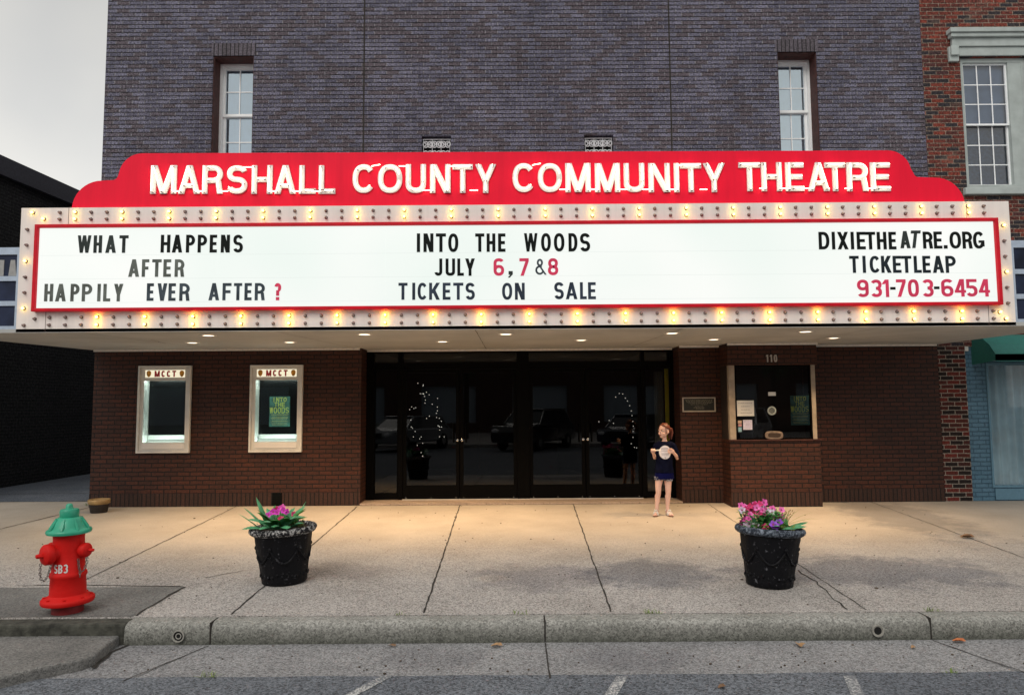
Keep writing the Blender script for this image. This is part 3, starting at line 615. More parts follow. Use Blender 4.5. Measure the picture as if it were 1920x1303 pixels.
# the recessed entrance
EY = .45
step = MB(); step.box(-2.398, 2.653, -.03, EY+.05, -.01, .030); 
M['tile'] = brick('entry_tile', (0.42,0.33,0.26), (0.36,0.285,0.225), (0.22,0.17,0.13), bw=.30, rh=.30, ms=.006, varamp=.15, rough=.6)
step.build('entry_step', M['tile'], th)
HEAD = 2.15
posts = ((-2.398,-2.27), (-1.877,-1.80), (.072,.275), (2.115,2.178), (2.60,2.653))
k = MB()
for a, b in posts: k.box(a, b, EY-.03, EY+.08, .030, LZ)
for (a, b), (c, d) in zip(posts, posts[1:]):
    k.box(b, c, EY-.02, EY+.07, HEAD, HEAD+.10); k.box(b, c, EY-.02, EY+.07, LZ-.05, LZ)
ef = k.build('entrance_frame', M['black_metal'], th)
for (a, b), (c, d) in zip(posts, posts[1:]):
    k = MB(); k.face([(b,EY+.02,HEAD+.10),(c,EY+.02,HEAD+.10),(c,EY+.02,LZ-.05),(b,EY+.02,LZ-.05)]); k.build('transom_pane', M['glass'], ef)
M['chrome'] = plain('worn_chrome', (0.55,0.55,0.55), 0.25, 1.0, var=.05)
def glass_leaf(name, x0, x1, parent, kick=.22, knob=None, st=.055, gm=None):
    z0, z1 = .040, HEAD-.006
    k = MB(); frame_ring(k, x0+.004, x1-.004, z0, z1, EY-.012, EY+.035, st, kick)
    d = k.build(name, M['black_metal'], parent)
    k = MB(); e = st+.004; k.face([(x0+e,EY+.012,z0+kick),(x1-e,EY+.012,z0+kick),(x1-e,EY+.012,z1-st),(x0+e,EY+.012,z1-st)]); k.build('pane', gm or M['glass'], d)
    if knob is not None:
        kx = x0+.035 if knob < 0 else x1-.035
        k = MB(); k.lathe([(.0,0),(.018,0),(.020,.004),(.020,.012),(.012,.016),(0,.016)], (kx,EY-.013,.985), 16, Matrix.Rotation(R(90),3,'X'), caps=False); k.build('lock', M['chrome'], d, smooth=True)
        k = MB(); hx = x0+.10 if knob < 0 else x1-.10
        k.tube([(hx,EY-.012,.95),(hx,EY-.05,.95),(hx,EY-.05,1.25),(hx,EY-.012,1.25)], .010, 8); k.build('handle', M['black_metal'], d, smooth=True)
        for bx in (x0+.06, (x0+x1)/2, x1-.06):
            k = MB(); k.ball((bx, EY-.014, .062), .009, 8, 6); k.build('bolt', M['chrome'], d, smooth=True)
    return d
glass_leaf('sidelight', -2.27, -1.877, th, .10, st=.012); glass_leaf('sidelight', 2.178, 2.60, th, .10, st=.012, gm=M['glass_booth'])
glass_leaf('door', -1.80, -.868, th, knob=1); glass_leaf('door', -.864, .072, th, knob=-1)
glass_leaf('door', .275, 1.19, th, knob=1); glass_leaf('door', 1.194, 2.115, th, knob=-1)
box_obj('threshold', M['alu'], th, -1.80, 2.115, EY-.06, EY+.05, .030, .038)
# lobby behind the glass
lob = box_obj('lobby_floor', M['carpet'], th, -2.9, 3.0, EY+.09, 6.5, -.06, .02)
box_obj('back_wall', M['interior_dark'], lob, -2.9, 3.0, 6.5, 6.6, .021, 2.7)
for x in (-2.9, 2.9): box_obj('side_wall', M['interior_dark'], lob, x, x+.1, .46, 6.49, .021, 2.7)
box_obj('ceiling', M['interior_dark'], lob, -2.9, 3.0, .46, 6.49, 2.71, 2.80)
M['rope'] = plain('lobby_counter_wood', (0.09,0.03,0.02), 0.4, var=.3)
box_obj('counter', M['rope'], lob, -.75, 1.0, 4.6, 5.2, .021, 1.05, bevel=.02)
M['yellow_cloth'] = emit('yellow_drape', (0.75,0.62,0.04), .16, (0.55,0.45,0.03)); M['pale_cloth'] = curtain_mat('pale_drape', (0.20,0.19,0.15))
M['yellow_cloth'] = curtain_mat('yellow_drape', (0.80,0.66,0.03))

# ticket booth
bo = MB(); BX0, BX1, BY = 3.305, 4.675, -.42
bo.box(BX0, BX1, BY, .06, -.012, 1.0); 
booth = bo.build('ticket_booth', M['brown_brick'], th); box_obj('booth_header', M['brown_brick'], booth, BX0, BX1, BY, .06, 2.135, LZ)
box_obj('brick_base', M['brown_soldier'], booth, BX0-.003, BX1+.003, BY-.004, BY+.01, -.012, .205)
box_obj('jamb', M['wood_jamb'], booth, BX0+.012, BX0+.105, BY+.01, BY+.10, 1.001, 2.134, bevel=.006); box_obj('jamb', M['wood_jamb'], booth, BX1-.095, BX1-.03, BY+.01, BY+.10, 1.001, 2.134, bevel=.006)
k = MB(); frame_ring(k, BX0+.106, BX1-.096, 1.001, 2.134, BY+.02, BY+.07, .022); k.build('window_frame', M['black_metal'], booth)
k = MB(); k.face([(BX0+.128,BY+.045,1.023),(BX1-.118,BY+.045,1.023),(BX1-.118,BY+.045,2.112),(BX0+.128,BY+.045,2.112)]); k.build('pane', M['glass_booth'], booth)
for x in (BX0+.003, BX1-.028): box_obj('side_panel', M['interior_dark'], booth, x, x+.025, BY+.101, .06, 1.001, 2.134)  # near-black colour carries the shade on the booth's sides
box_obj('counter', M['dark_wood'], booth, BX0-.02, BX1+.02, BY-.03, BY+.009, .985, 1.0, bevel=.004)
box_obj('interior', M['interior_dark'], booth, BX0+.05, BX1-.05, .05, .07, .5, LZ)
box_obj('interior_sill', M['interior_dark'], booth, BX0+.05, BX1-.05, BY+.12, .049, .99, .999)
k = MB(); k.lathe([(.045,0),(.066,0),(.068,.006),(.062,.012),(.048,.012),(.045,.006)], (3.972,BY+.044,1.436), 28, Matrix.Rotation(R(90),3,'X'), caps=False)
for i in range(5): k.box(3.972-.04, 3.972+.04, BY+.034, BY+.038, 1.40+.016*i, 1.406+.016*i)
k.build('speaking_ring', M['stone'], booth, smooth=True)
k = MB(); pts = []
for i in range(25):
    a = math.pi*2*i/25; c_, s_ = math.cos(a), math.sin(a); kx = lambda v: math.copysign(abs(v)**.6, v)
    pts.append((3.978+.135*kx(c_), 1.066+.062*kx(s_)))
k.prism(pts, BY-.02, BY+.02); k.build('ticket_tray', plain('worn_brown_metal', (0.20,0.15,0.12), .5, var=.4, scale=15), booth, bevel=.008)
k = MB(); k.prism([(3.978+(x-3.978)*.72, 1.066+(z-1.066)*.55) for x, z in pts], BY-.0225, BY-.0205); k.build('tray_opening', plain('tray_shadow', (0.035,0.022,0.016), .8), booth)
num = thing('house_number', 'grey metal house number 110 above the ticket booth window', 'house number', (3.985, BY-.012, 2.18))
M['num_metal'] = plain('number_grey_metal', (0.42,0.40,0.38), .4)
for ch, xa in (('1',-.085),('1',-.025),('0',.03)):
    k = MB()
    for i, p in enumerate(glyph(ch, .05 if ch == '0' else .024, .112, .018)[0]): k.prism([(xa+a, b) for a, b in p], -.0001*i, .012)
    k.build('digit', M['num_metal'], num)
# ------------------------------------------------------------------ the marquee
mq = thing('theatre_marquee', 'long red and white lit theatre marquee with bulbs and a reader board over the doors', 'marquee', (0,0,0))
FY = -2.72
foot = [(-6.09,FY),(6.19,FY),(7.95,-2.66),(6.95,-1.75),(6.80,-.012),(4.685,-.012),(4.685,-.43),(3.295,-.43),(3.295,-.012),(2.652,-.012),(2.652,.41),(-2.397,.41),(-2.397,-.012),(-6.70,-.012),(-7.02,-1.62),(-7.95,-2.66)]
mb = MB(); mb.slab(foot, 2.470, 2.515); can = mb.build('canopy', M['soffit'], mq)
foot2 = [(-6.05,FY+.035),(6.15,FY+.035),(7.34,-1.98),(7.04,-1.47),(6.76,-.006),(-6.66,-.006),(-6.95,-1.47),(-7.24,-1.98)]
mb = MB(); mb.slab([(-6.05,FY+.035),(6.15,FY+.035),(6.15,-.006),(-6.05,-.006)], 2.516, 4.02); mb.build('body', M['white_paint'], mq)
for sgn, x0, pts in ((-1,-6.05,[(-6.055,FY+.06),(-6.055,-.008),(-6.66,-.008),(-6.98,-1.62),(-7.85,-2.62)]), (1,6.15,[(6.155,FY+.06),(7.85,-2.62),(6.91,-1.75),(6.76,-.008),(6.155,-.008)])):
    mb = MB(); mb.slab(pts, 2.516, 3.50); mb.build('wing_body', M['alu_blue'], mq)
# white edge trim of the soffit along the wall and thin sagging seams
k = MB()
for a, b, y in ((-6.64,-2.42,-.045),(2.66,3.28,-.045),(4.70,6.74,-.045)): k.box(a, b, y-.012, y+.03, 2.440, 2.469)
k.box(-2.38, 2.63, .365, .405, 2.440, 2.469); k.box(3.30, 4.68, -.462, -.432, 2.440, 2.469)
k.build('soffit_trim', M['stucco_trim'], can)
for pts in ([(-5.3,-2.7),(-4.7,-.05)],[(-2.9,-2.7),(-2.5,-.05)],[(-.45,-2.7),(-.42,.3)],[(2.1,-2.7),(1.9,-.05)],[(4.55,-2.7),(4.3,-.05)]):
    k = MB(); strip(k, pts, .010, z=2.466, jit=.003, dz=.0); k.build('seam', M['soffit_seam'], can)
for pts in ([(-5.6,-1.4),(-5.0,-1.1),(-4.9,-1.75)],[(-5.9,-1.5),(-5.3,-1.35)],[(5.0,-1.3),(5.9,-2.2)],[(4.9,-.9),(6.3,-1.3)],[(3.1,-1.0),(3.6,-1.4)]):
    k = MB(); strip(k, pts, .012, z=2.466, jit=.012, dz=.0); k.build('crack', M['soffit_seam'], can)

# white bulb border
mb = MB(); wall_holes(mb, -6.09, 6.19, 2.476, 4.028, FY, FY+.034, [(-5.86,5.99,2.735,3.80)])
border = mb.build('bulb_border', M['border'], mq)
for x in (-5.73, 5.86):
    box_obj('panel_seam', M['socket'], border, x-.003, x+.003, FY-.0015, FY+.004, 2.477, 2.733)
for x in (-5.50, 5.66): box_obj('panel_seam', M['socket'], border, x-.003, x+.003, FY-.0015, FY+.004, 3.802, 4.027)
bulbs = []
for k_ in range(0, 60):
    x = -5.605+.1945*k_
    if x > 6.02: break
    for z in (3.966, 3.880): bulbs.append((x, z, 1 if (k_-1) % 3 == 0 else 0))
for k_ in range(0, 60):
    x = -5.68+.1965*k_
    if x > 5.93: break
    for z in (2.655, 2.562): bulbs.append((x, z, (2 if z > 2.6 or k_ % 2 else 1) if k_ % 3 == 0 and k_ > 0 else 0))
for z, l in ((3.753,0),(3.558,0),(3.357,1),(3.158,0),(2.965,0),(2.77,1)): bulbs.append((-6.0, z, l))
for z, l in ((3.72,1),(3.526,0),(3.332,0),(3.138,1),(2.945,0),(2.75,0)): bulbs.append((6.10, z, l))
bulbs += [(-5.80,3.885,1),(-5.94,3.965,1),(-5.86,2.64,0),(-5.99,2.56,0),(5.99,2.64,1),(6.06,2.56,1)]
bulbs.sort(key=lambda b: -b[2])
def bulb_geo(k, x, z, y):
    k.mi = 1; k.lathe([(.014,0),(.021,.002),(.021,.008),(.013,.014)], (x,y,z), 10, Matrix.Rotation(R(90),3,'X'), caps=False)
    k.mi = 0; k.ball((x, y-.031, z), (.0145,.018,.0145), 10, 7)
meshes = {}
rest = MB()
for i, (x, z, lit) in enumerate(bulbs):
    if i < 100:
        if lit not in meshes:
            k = MB(); bulb_geo(k, 0, 0, 0); o = k.build('light_bulb', [(M['bulb_off'], M['bulb_on'], M['bulb_hot'])[lit], M['socket']], border, smooth=True); meshes[lit] = o
        else:
            o = meshes[lit].copy(); COL.objects.link(o); o.parent = border
        o.location = (x, FY, z)
        o['label'] = 'glowing yellow light bulb' if lit else 'unlit brown light bulb'
    else: bulb_geo(rest, x, z, FY)
ro = rest.build('light_bulbs', [M['bulb_off'], M['socket']], border, smooth=True); ro['kind'] = 'stuff'; ro['label'] = 'unlit brown light bulbs'

# reader board: red frame, lit acrylic, hung letters
mb = MB(); frame_ring(mb, -5.868, 6.000, 2.722, 3.802, FY-.08, FY+.02, .042, .040); mb.build('reader_frame', M['frame_red'], mq, bevel=.006)
mb = MB(); mb.box(-5.82, 5.95, FY-.048, FY-.02, 2.765, 3.758); panel = mb.build('reader_panel', M['panel_lit'], mq)
for x in (-3.62,-1.55,.52,2.36,4.30): box_obj('panel_joint', M['panel_lit'], panel, x-.002, x+.002, FY-.0495, FY-.047, 2.766, 3.757); 
M['rail'] = emit('letter_rail_glow', (0.84,0.90,0.86), 0.62, (0.05,0.05,0.05))  # rails emit by themselves, standing in for backlight passing through them
for z in (2.832, 3.126, 3.420): box_obj('rail', M['rail'], panel, -5.80, 5.93, FY-.0505, FY-.0485, z-.006, z-.003)
names = {'comma':'comma','-':'hyphen','.':'full_stop','?':'question_mark','&':'ampersand'}
shade = {'k':'black','g1':'dark grey','g2':'faded grey','b1':'slate grey','b2':'navy grey','b3':'dark slate','r':'red'}
rnd = random.Random(5)
for it in READER.split():
    ch, xa, xb, za, zb, col = it.split(','); xa, xb, za, zb = map(float, (xa, xb, za, zb))
    wd, h = xb-xa, zb-za; c = ',' if ch == 'comma' else ch
    k = MB(); t = h*(.172 if ch != '&' else .12)
    for i, p in enumerate(glyph(c, wd, h, min(t, wd) if ch != 'I' else t)[0]):
        if ch == 'T' and col == 'g1' and xa > 4.5: p = [(a+(b/h-.5)*.035, b) for a, b in p]
        k.prism([(xa+a, za+b) for a, b in p], FY-.062-.00015*(i % 9), FY-.053)
    nm = names.get(ch, 'digit' if ch.isdigit() else 'letter')
    o = k.build(nm, M[col], panel); o['label'] = shade[col]+' '+(nm.replace('_',' ')+(' '+c if nm in ('letter','digit') else ''))

# red name board with stepped ends, white letters and neon
BY_ = -2.62
def q_arc(cx, cz, r, a0, a1, n=10): return [(cx+r*math.cos(R(a0+(a1-a0)*i/n)), cz+r*math.sin(R(a0+(a1-a0)*i/n))) for i in range(n+1)]
left = [(-5.555,4.030)]+q_arc(-5.165,4.040,.36,176,90)+[(-4.985,4.408)]+q_arc(-5.02,4.468,.06,-80,-10,4)+q_arc(-4.66,4.46,.29,170,90)
right = q_arc(4.77,4.435,.285,90,10)+q_arc(5.14,4.428,.055,190,260,4)+q_arc(5.35,4.005,.36,90,4)+[(5.713,4.030)]
poly = left+right
# concave outline: build as vertical slices that share their edges
xs = sorted(set([round(p[0],4) for p in poly]))
def top_z(x):
    best = 4.03
    for a, b in zip(poly, poly[1:]):
        if min(a[0],b[0])-1e-6 <= x <= max(a[0],b[0])+1e-6:
            z = max(a[1],b[1]) if abs(a[0]-b[0]) < 1e-6 else a[1]+(b[1]-a[1])*(x-a[0])/(b[0]-a[0])
            best = max(best, z)
    return best
mb = MB(); n = len(xs); y0, y1 = BY_, BY_+.14
vs_ = [(x,y0,4.030) for x in xs]+[(x,y0,top_z(x)) for x in xs]+[(x,y1,4.030) for x in xs]+[(x,y1,top_z(x)) for x in xs]
fs_ = [(0,n,3*n,2*n),(n-1,3*n-1,4*n-1,2*n-1)]
for i in range(n-1): fs_ += [(i,i+1,n+i+1,n+i),(2*n+i+1,2*n+i,3*n+i,3*n+i+1),(n+i,n+i+1,3*n+i+1,3*n+i),(i+1,i,2*n+i,2*n+i+1)]
mb.mesh(vs_, fs_); board = mb.build('name_board', M['sign_red'], mq)
prev = None; ends = []
for it in BOARD.split():
    ch, xa, xb, za, zb = it.split(','); xa, xb, za, zb = map(float, (xa, xb, za, zb)); h = zb-za; wd = xb-xa; t = .067
    P, C = glyph(ch, wd, h, t); k = MB()
    for i, p in enumerate(P): k.prism([(xa+a, za+b) for a, b in p], BY_-.020-.00015*(i % 9), BY_-.0005)
    k.mi = 1
    for c in C[:3]:
        for q in ((c[0], c[-1]) if ch in 'MAHNLTY' else (c[len(c)//3],)):
            k.tube([(xa+q[0], BY_-.021, za+q[1]-.004),(xa+q[0]+.004, BY_-.070, za+q[1]-.012)], .0062, 6)
    L = k.build('letter', [M['letter_white'], M['neon_off']], board); L['label'] = 'white neon letter '+ch
    k = MB()
    for c in C:
        pts = [(xa+a, BY_-.062, za+b) for a, b in c]
        if len(pts) > 20 and math.dist(pts[0], pts[-1]) < .01: pts = pts[1:-1]
        k.tube(pts, .0048, 6)
    k.build('neon_tube', M['neon'], L, smooth=True)
    if prev and xa-prev[0] < .12:
        k = MB(); zz = za+h*(.06 if (prev[1]+ch) not in ('CO','OU','NT','IT','SH') else .90)
        k.tube([(prev[0]-.035, BY_-.06, zz),(xa+.035, BY_-.06, zz+ (.02 if ch == 'O' else 0))], .0055, 6); k.build('neon_link', M['neon'], L)
    prev = (xb, ch)
k = MB(); k.tube([(-2.53,BY_-.055,4.250),(-2.27,BY_-.055,4.246)], .006, 6); k.build('dead_tube', M['neon_off'], board)

# side reader panels on the splayed ends
M['wing_glass'] = plain('unlit_blue_panel', (0.016,0.024,0.055), 0.5, var=.6, scale=2, spec=.2)
M['ghost'] = plain('pale_letter', (0.33,0.33,0.33), .6)
for sgn, (ax, ay), (bx, by) in ((-1,(-6.092,FY+.04),(-7.90,FY+.065)), (1,(6.192,FY+.04),(7.90,FY+.065))):
    ln = math.hypot(bx-ax, by-ay); ang = math.atan2(by-ay, bx-ax)
    wr = MB(); a_, b_ = (0, ln) if sgn > 0 else (0, ln)
    T = Matrix.Translation((ax, ay, 0)) @ Matrix.Rotation(ang if sgn > 0 else ang+math.pi, 4, 'Z')
    x0, x1 = (0, ln) if sgn > 0 else (-ln, 0)
    rows = ((2.555,2.805),(2.865,3.115),(3.175,3.445))
    wall_holes(wr, x0, x1, 2.476, 3.535, -.03, .02, [(x0+.03,x1-.03,a,b) for a, b in rows])
    wf = wr.build('side_panel', M['alu_blue'], mq); wf.matrix_local = T
    for a, b in rows:
        box_obj('pane', M['wing_glass'], wf, x0+.03, x1-.03, -.012, .01, a, b)
    if sgn < 0:
        for xx in (-.14,-.30):
            k = MB()
            for i, p in enumerate(glyph('A' if xx > -.3 else 'H', .10, .20, .05)[0]): k.prism([(xx+a, 3.18+b) for a, b in p], -.018-.0001*i, -.0125)
            k.build('letter', M['ghost'], wf)

# ------------------------------------------------------------------ recessed downlights
DL = [(-3.91,-2.27,.052),(-1.90,-2.27,.052),(-.08,-2.17,.052),(2.09,-2.14,.052),(3.80,-2.22,.052),(-4.56,-1.24,.05),(-3.18,-1.21,.05),(-1.0,-1.14,.05),(.99,-1.22,.05),(2.895,-1.18,.05),(4.57,-1.28,.05)]
rows_txt = ['leftmost','second from left','middle one','second from right','rightmost']
rear_txt = ['leftmost','second from left','third from left','third from right','second from right','rightmost']
POW = [42,42,46,42,44, 110,130,250,95,120,150]
for i, (x, y, r) in enumerate(DL):
    lab = ('small round downlight in the soffit, %s of the row behind the bulb border' % rows_txt[i]) if i < 5 else ('small round downlight in the soffit, %s of the row nearer the wall' % rear_txt[i-5])
    d = thing('downlight', lab, 'downlight', (x, y, 2.469), 'recessed downlights in the marquee soffit')
    k = MB(); r *= 1.55; k.lathe([(r,-.010),(r+.022,-.008),(r+.026,0),(r,0)], (0,0,0), 24, caps=False); k.build('trim_ring', M['alu'], d, smooth=True)
    k = MB(); k.lathe([(.0,-.006),(r*.7,-.0065),(r,-.004)], (0,0,0), 24, caps=False); lens = k.build('lens', M['light_disc'], d)
    for p in lens.data.polygons: pass
    ld = bpy.data.lights.new('downlight_lamp', 'SPOT'); ld.energy = POW[i]; ld.color = (1.0,0.66,0.34); ld.spot_size = R(112); ld.spot_blend = .8; ld.shadow_soft_size = .05
    lo = bpy.data.objects.new('downlight_lamp', ld); COL.objects.link(lo); lo.parent = d; lo.location = (0,0,-.025)

# ------------------------------------------------------------------ poster cases
M['case_white'] = plain('case_white_liner', (0.70,0.74,0.70), .5, var=.06, scale=4)
M['tube_lit'] = emit('case_lamp', (0.86,1.0,0.92), 32.0)
M['mask_gold'] = plain('mask_gold', (0.70,0.30,0.03), .4, var=.5, scale=60)
M['header_red'] = plain('header_red', (0.55,0.02,0.03), .4)
M['poster_teal'] = plain('poster_teal', (0.035,0.130,0.110), .45, var=.6, scale=9)
M['poster_ink'] = plain('poster_yellow_green', (0.55,0.62,0.10), .5, var=.25, scale=30)
M['poster_small'] = plain('poster_credit', (0.34,0.36,0.14), .5)
M['paper'] = plain('white_paper', (0.72,0.72,0.70), .8, var=.04)
M['ink'] = plain('grey_ink', (0.20,0.20,0.24), .8)
def poster(x0, x1, z0, z1, y, label, bright):
    p = thing('poster', label, 'poster', ((x0+x1)/2, y, z0), 'show posters')
    w_, h_ = x1-x0, z1-z0; hw = w_/2
    box_obj('sheet', M['poster_teal'], p, -hw, hw, 0, .003, 0, h_)
    lines = (('INTO',.14,.86,.97,.82),('THE',.24,.78,.80,.66),('WOODS',.02,.98,.64,.44))
    k = MB(); rnd = random.Random(2)
    for s, a, b, zt, zb in lines:
        hh = (zt-zb)*h_; n = len(s); cw = (b-a)*w_/n
        for q, ch in enumerate(s):
            g = rnd.uniform(.92,1.06)
            for i, pg in enumerate(glyph(ch, cw*.82, hh*g, cw*.17)[0]):
                k.prism([(-hw+a*w_+q*cw+u, zb*h_+v-hh*(g-1)*.6) for u, v in pg], -.0014-.00006*(i+q), -.0004)
    k.build('title', M['poster_ink'], p)
    k = MB(); rnd = random.Random(4)
    for j, zz in enumerate((.395,.365,.305,.28,.245,.185,.16,.10,.055)):
        x = -.42+.03*(j % 3); 
        while x < .40-.03*(j % 3):
            l = rnd.uniform(.02,.07); k.box(w_*x, w_*(x+l), -.0012, -.0003, zz*h_, (zz+.016)*h_); x += l+.014
    k.build('credits', M['poster_small'], p); return p
for ci, (a, b) in enumerate(CASES):
    lab = ('white poster case on the brown wall with empty black panel under a lit MCCT header', 'white poster case holding a teal poster under a lit MCCT header')[ci]
    c = thing('poster_case', lab, 'poster case', ((a+b)/2, 0, CZ0), 'lit poster cases')
    hw = (b-a)/2; H = CZ1-CZ0
    k = MB(); frame_ring(k, -hw, hw, 0, H, -.06, .0, .032); k.build('frame', M['alu'], c, bevel=.006)
    k = MB(); wall_holes(k, -hw+.034, hw-.034, .034, H-.034, -.035, .0, [(-hw+.085,hw-.085,.165,1.135),(-hw+.10,hw-.10,1.185,1.305)]); k.build('inner_frame', M['alu'], c, bevel=.004)
    k = MB(); k.prism([(-hw+.085,.066),(hw-.085,.066),(hw-.085,.150),(-hw+.085,.150)], -.047, -.0355); k.build('bottom_rail', M['white_paint'], c, bevel=.004)
    hd = box_obj('header', M['header_lit'], c, -hw+.098, hw-.098, -.022, -.010, 1.183, 1.307)
    k = MB(); tw = text_w('MCCT', .100, wr=.62, tr=.24, gap=.24); text_mb(k, 'MCCT', -tw/2, 1.195, .100, -.0245, .0015, wr=.62, tr=.24, gap=.24); k.build('lettering', M['header_red'], hd)
    for sx in (-.262,.262):
        k = MB(); k.prism([(sx+.036*math.cos(t*.449)*(1-.25*math.sin(t*.449)*-1), 1.246+.052*math.sin(t*.449)) for t in range(14)], -.0245, -.0225); k.build('mask', M['mask_gold'], hd)
    # the lit box behind the glass
    k = MB(); x0, x1, z0, z1, d = -hw+.075, hw-.075, .105, 1.175, .19
    k.face([(x0,d,z0),(x1,d,z0),(x1,d,z1),(x0,d,z1)]); k.face([(x0,0,z0),(x0,d,z0),(x0,d,z1),(x0,0,z1)]); k.face([(x1,d,z0),(x1,0,z0),(x1,0,z1),(x1,d,z1)])
    k.face([(x0,0,z0),(x1,0,z0),(x1,d,z0+.10),(x0,d,z0+.10)]); k.face([(x0,d,z1),(x1,d,z1),(x1,0,z1),(x0,0,z1)]); k.build('liner', M['case_white'], c)
    box_obj('back_panel', M['black_panel'], c, x0+.012, x1-.012, d-.03, d-.012, .275, z1-.03)
    k = MB(); k.tube([(x0+.05,.03,1.158),(x1-.05,.03,1.158)], .008, 8); k.tube([(x0+.03,.022,.138),(x1-.03,.022,.138)], .008, 8); k.build('lamp', M['tube_lit'], c)
    k = MB(); k.face([(x0+.01,-.012,.165),(x1-.01,-.012,.165),(x1-.01,-.012,1.135),(x0+.01,-.012,1.135)]); k.build('pane', M['glass_clear'], c)
    if ci == 1: poster((a+b)/2-.165, (a+b)/2+.165, 1.235, 1.715, d-.036, 'teal poster with yellow green title inside the right hand white poster case', 1)
poster(4.265, 4.555, 1.215, 1.665, BY+.052, 'green poster with yellow lettering inside the ticket booth window', 1)

def notice(name, label, x0, x1, z0, z1, y, m, lines=0, group=None, ink=None):
    t = thing(name, label, 'notice' if lines else 'sticker', ((x0+x1)/2, y, z0), group)
    hw, h = (x1-x0)/2, z1-z0
    k = MB(); k.box(-hw, hw, 0, .002, 0, h)
    if lines:
        k.mi = 1; rnd = random.Random(int(x0*100))
        for j in range(lines):
            zz = h*(.80-.62*j/max(1,lines-1)); half = hw*(.78 if j == 0 else rnd.uniform(.4,.66)); x = -half
            while x < half:
                l = rnd.uniform(.012,.03)
                for q in range(int(l/.006)+1): k.box(x+q*.0065, x+q*.0065+.003, -.001, -.0002, zz, zz+h*.05)
                x += l+.010
    k.build('sheet', [m, ink or M['ink']], t)
    return t
M['lilac_paper'] = plain('lilac_paper', (0.62,0.60,0.78), .8)
notice('notice', 'large white paper notice in the ticket booth window', 3.435, 3.70, 1.357, 1.595, BY+.036, M['paper'], 4)
notice('notice', 'small lilac paper notice low in the ticket booth window', 3.525, 3.665, 1.150, 1.30, BY+.036, M['lilac_paper'], 4, ink=plain('blue_ink', (0.10,0.10,0.35), .8))
notice('sticker', 'beige sticker at the left edge of the booth window', 3.448, 3.503, 1.247, 1.29, BY+.036, plain('beige_sticker', (0.5,0.36,0.28), .6))
notice('sticker', 'pink sticker between beige and blue ones on booth window', 3.452, 3.503, 1.202, 1.238, BY+.036, plain('pink_sticker', (0.5,0.25,0.27), .6))
notice('sticker', 'pale blue sticker lowest at the edge of booth window', 3.450, 3.500, 1.118, 1.190, BY+.036, plain('blue_sticker', (0.22,0.40,0.50), .6))
notice('sticker', 'small white sticker above the speaking ring', 3.925, 4.04, 1.665, 1.722, BY+.036, M['paper'])
pq = thing('plaque', 'dark bronze plaque with pale border on the brick beside the booth', 'plaque', (2.953, -.0, 1.423))
k = MB(); frame_ring(k, -.263, .263, 0, .231, -.018, 0, .020); k.build('border', plain('plaque_pale_rim', (0.46,0.40,0.33), .45), pq, bevel=.004)
box_obj('plate', plain('plaque_bronze', (0.018,0.018,0.013), .4), pq, -.243, .243, -.011, 0, .020, .211)
k = MB(); rnd = random.Random(9)
for j, (zz, half) in enumerate(((.182,.215),(.166,.205),(.150,.195),(.134,.165),(.113,.13),(.082,.06),(.064,.085),(.048,.05))):
    x = -half
    while x < half:
        l = rnd.uniform(.012,.035)
        for q in range(int(l/.0075)+1): k.box(x+q*.0075, x+q*.0075+.0042, -.0125, -.0108, zz, zz+.0085)
        x += l+.012
k.build('raised_writing', plain('plaque_letters', (0.30,0.27,0.18), .4), pq)

# ------------------------------------------------------------------ things seen through the lobby glass
M['fairy'] = emit('fairy_light', (1.0,0.93,0.78), 2.6); M['wire'] = plain('dark_wire', (0.01,0.015,0.01), .8)
def fairy(label, pts, loc):
    t = thing('fairy_lights', label, 'fairy lights', loc, 'strings of lights in the lobby')
    k = MB(); k.tube([(x,y,z) for x,y,z in pts], .003, 4); k.build('wire', M['wire'], t)
    first = None
    for p in pts:
        if first is None:
            k = MB(); k.ball((0,0,0), .0065, 8, 6); first = k.build('tiny_bulb', M['fairy'], t); o = first
        else: o = first.copy(); COL.objects.link(o); o.parent = t
        o.location = (p[0], p[1]-.01, p[2])
rnd = random.Random(11); pts = []
for i in range(46):
    u = i/45; side = -1 if i < 24 else 1; v = (i % 24)/23
    zz = (1.95-1.25*v) if side < 0 else (1.0+.92*v)
    pts.append((side*(.13+.10*math.sin(v*5+side))+rnd.gauss(0,.075), rnd.uniform(-.12,.12), zz+rnd.uniform(-.09,.09)))
fairy('tangled string of white fairy lights glowing behind the left doors', pts, (-1.50, 1.0, 0))
pts = [(-.30,0,1.20),(-.12,0.02,1.22),(-.05,0,1.17),(.0,.02,1.62),(.06,0,1.68),(.12,.01,1.67),(.16,0,1.60),(.20,.02,1.55),(.235,0,1.47),(.26,.01,1.38),(.27,0,1.30),(.285,.02,1.20),(.29,0,1.12),(.285,.01,1.03),(.28,0,.93),(.25,.02,.82),(.30,0,.76),(.34,.02,.75)]
fairy('curved string of white fairy lights glowing behind the right doors', [(x-.0,y,z+.06) for x,y,z in pts], (1.78, 1.0, 0))
dr = thing('drape', 'yellow drape hanging behind the glass at the right end of the entrance', 'drape', (2.60, .60, 0))
c_ = curtain(dr, -.06, .12, .06, 2.14, 0, M['yellow_cloth'], 2, .015, 'cloth')
dr = thing('drape', 'pale drape hanging beside the yellow one behind the entrance glass', 'drape', (2.35, .75, 0))
curtain(dr, .04, .20, .3, 2.1, 0, M['pale_cloth'], 4, .02, 'cloth')
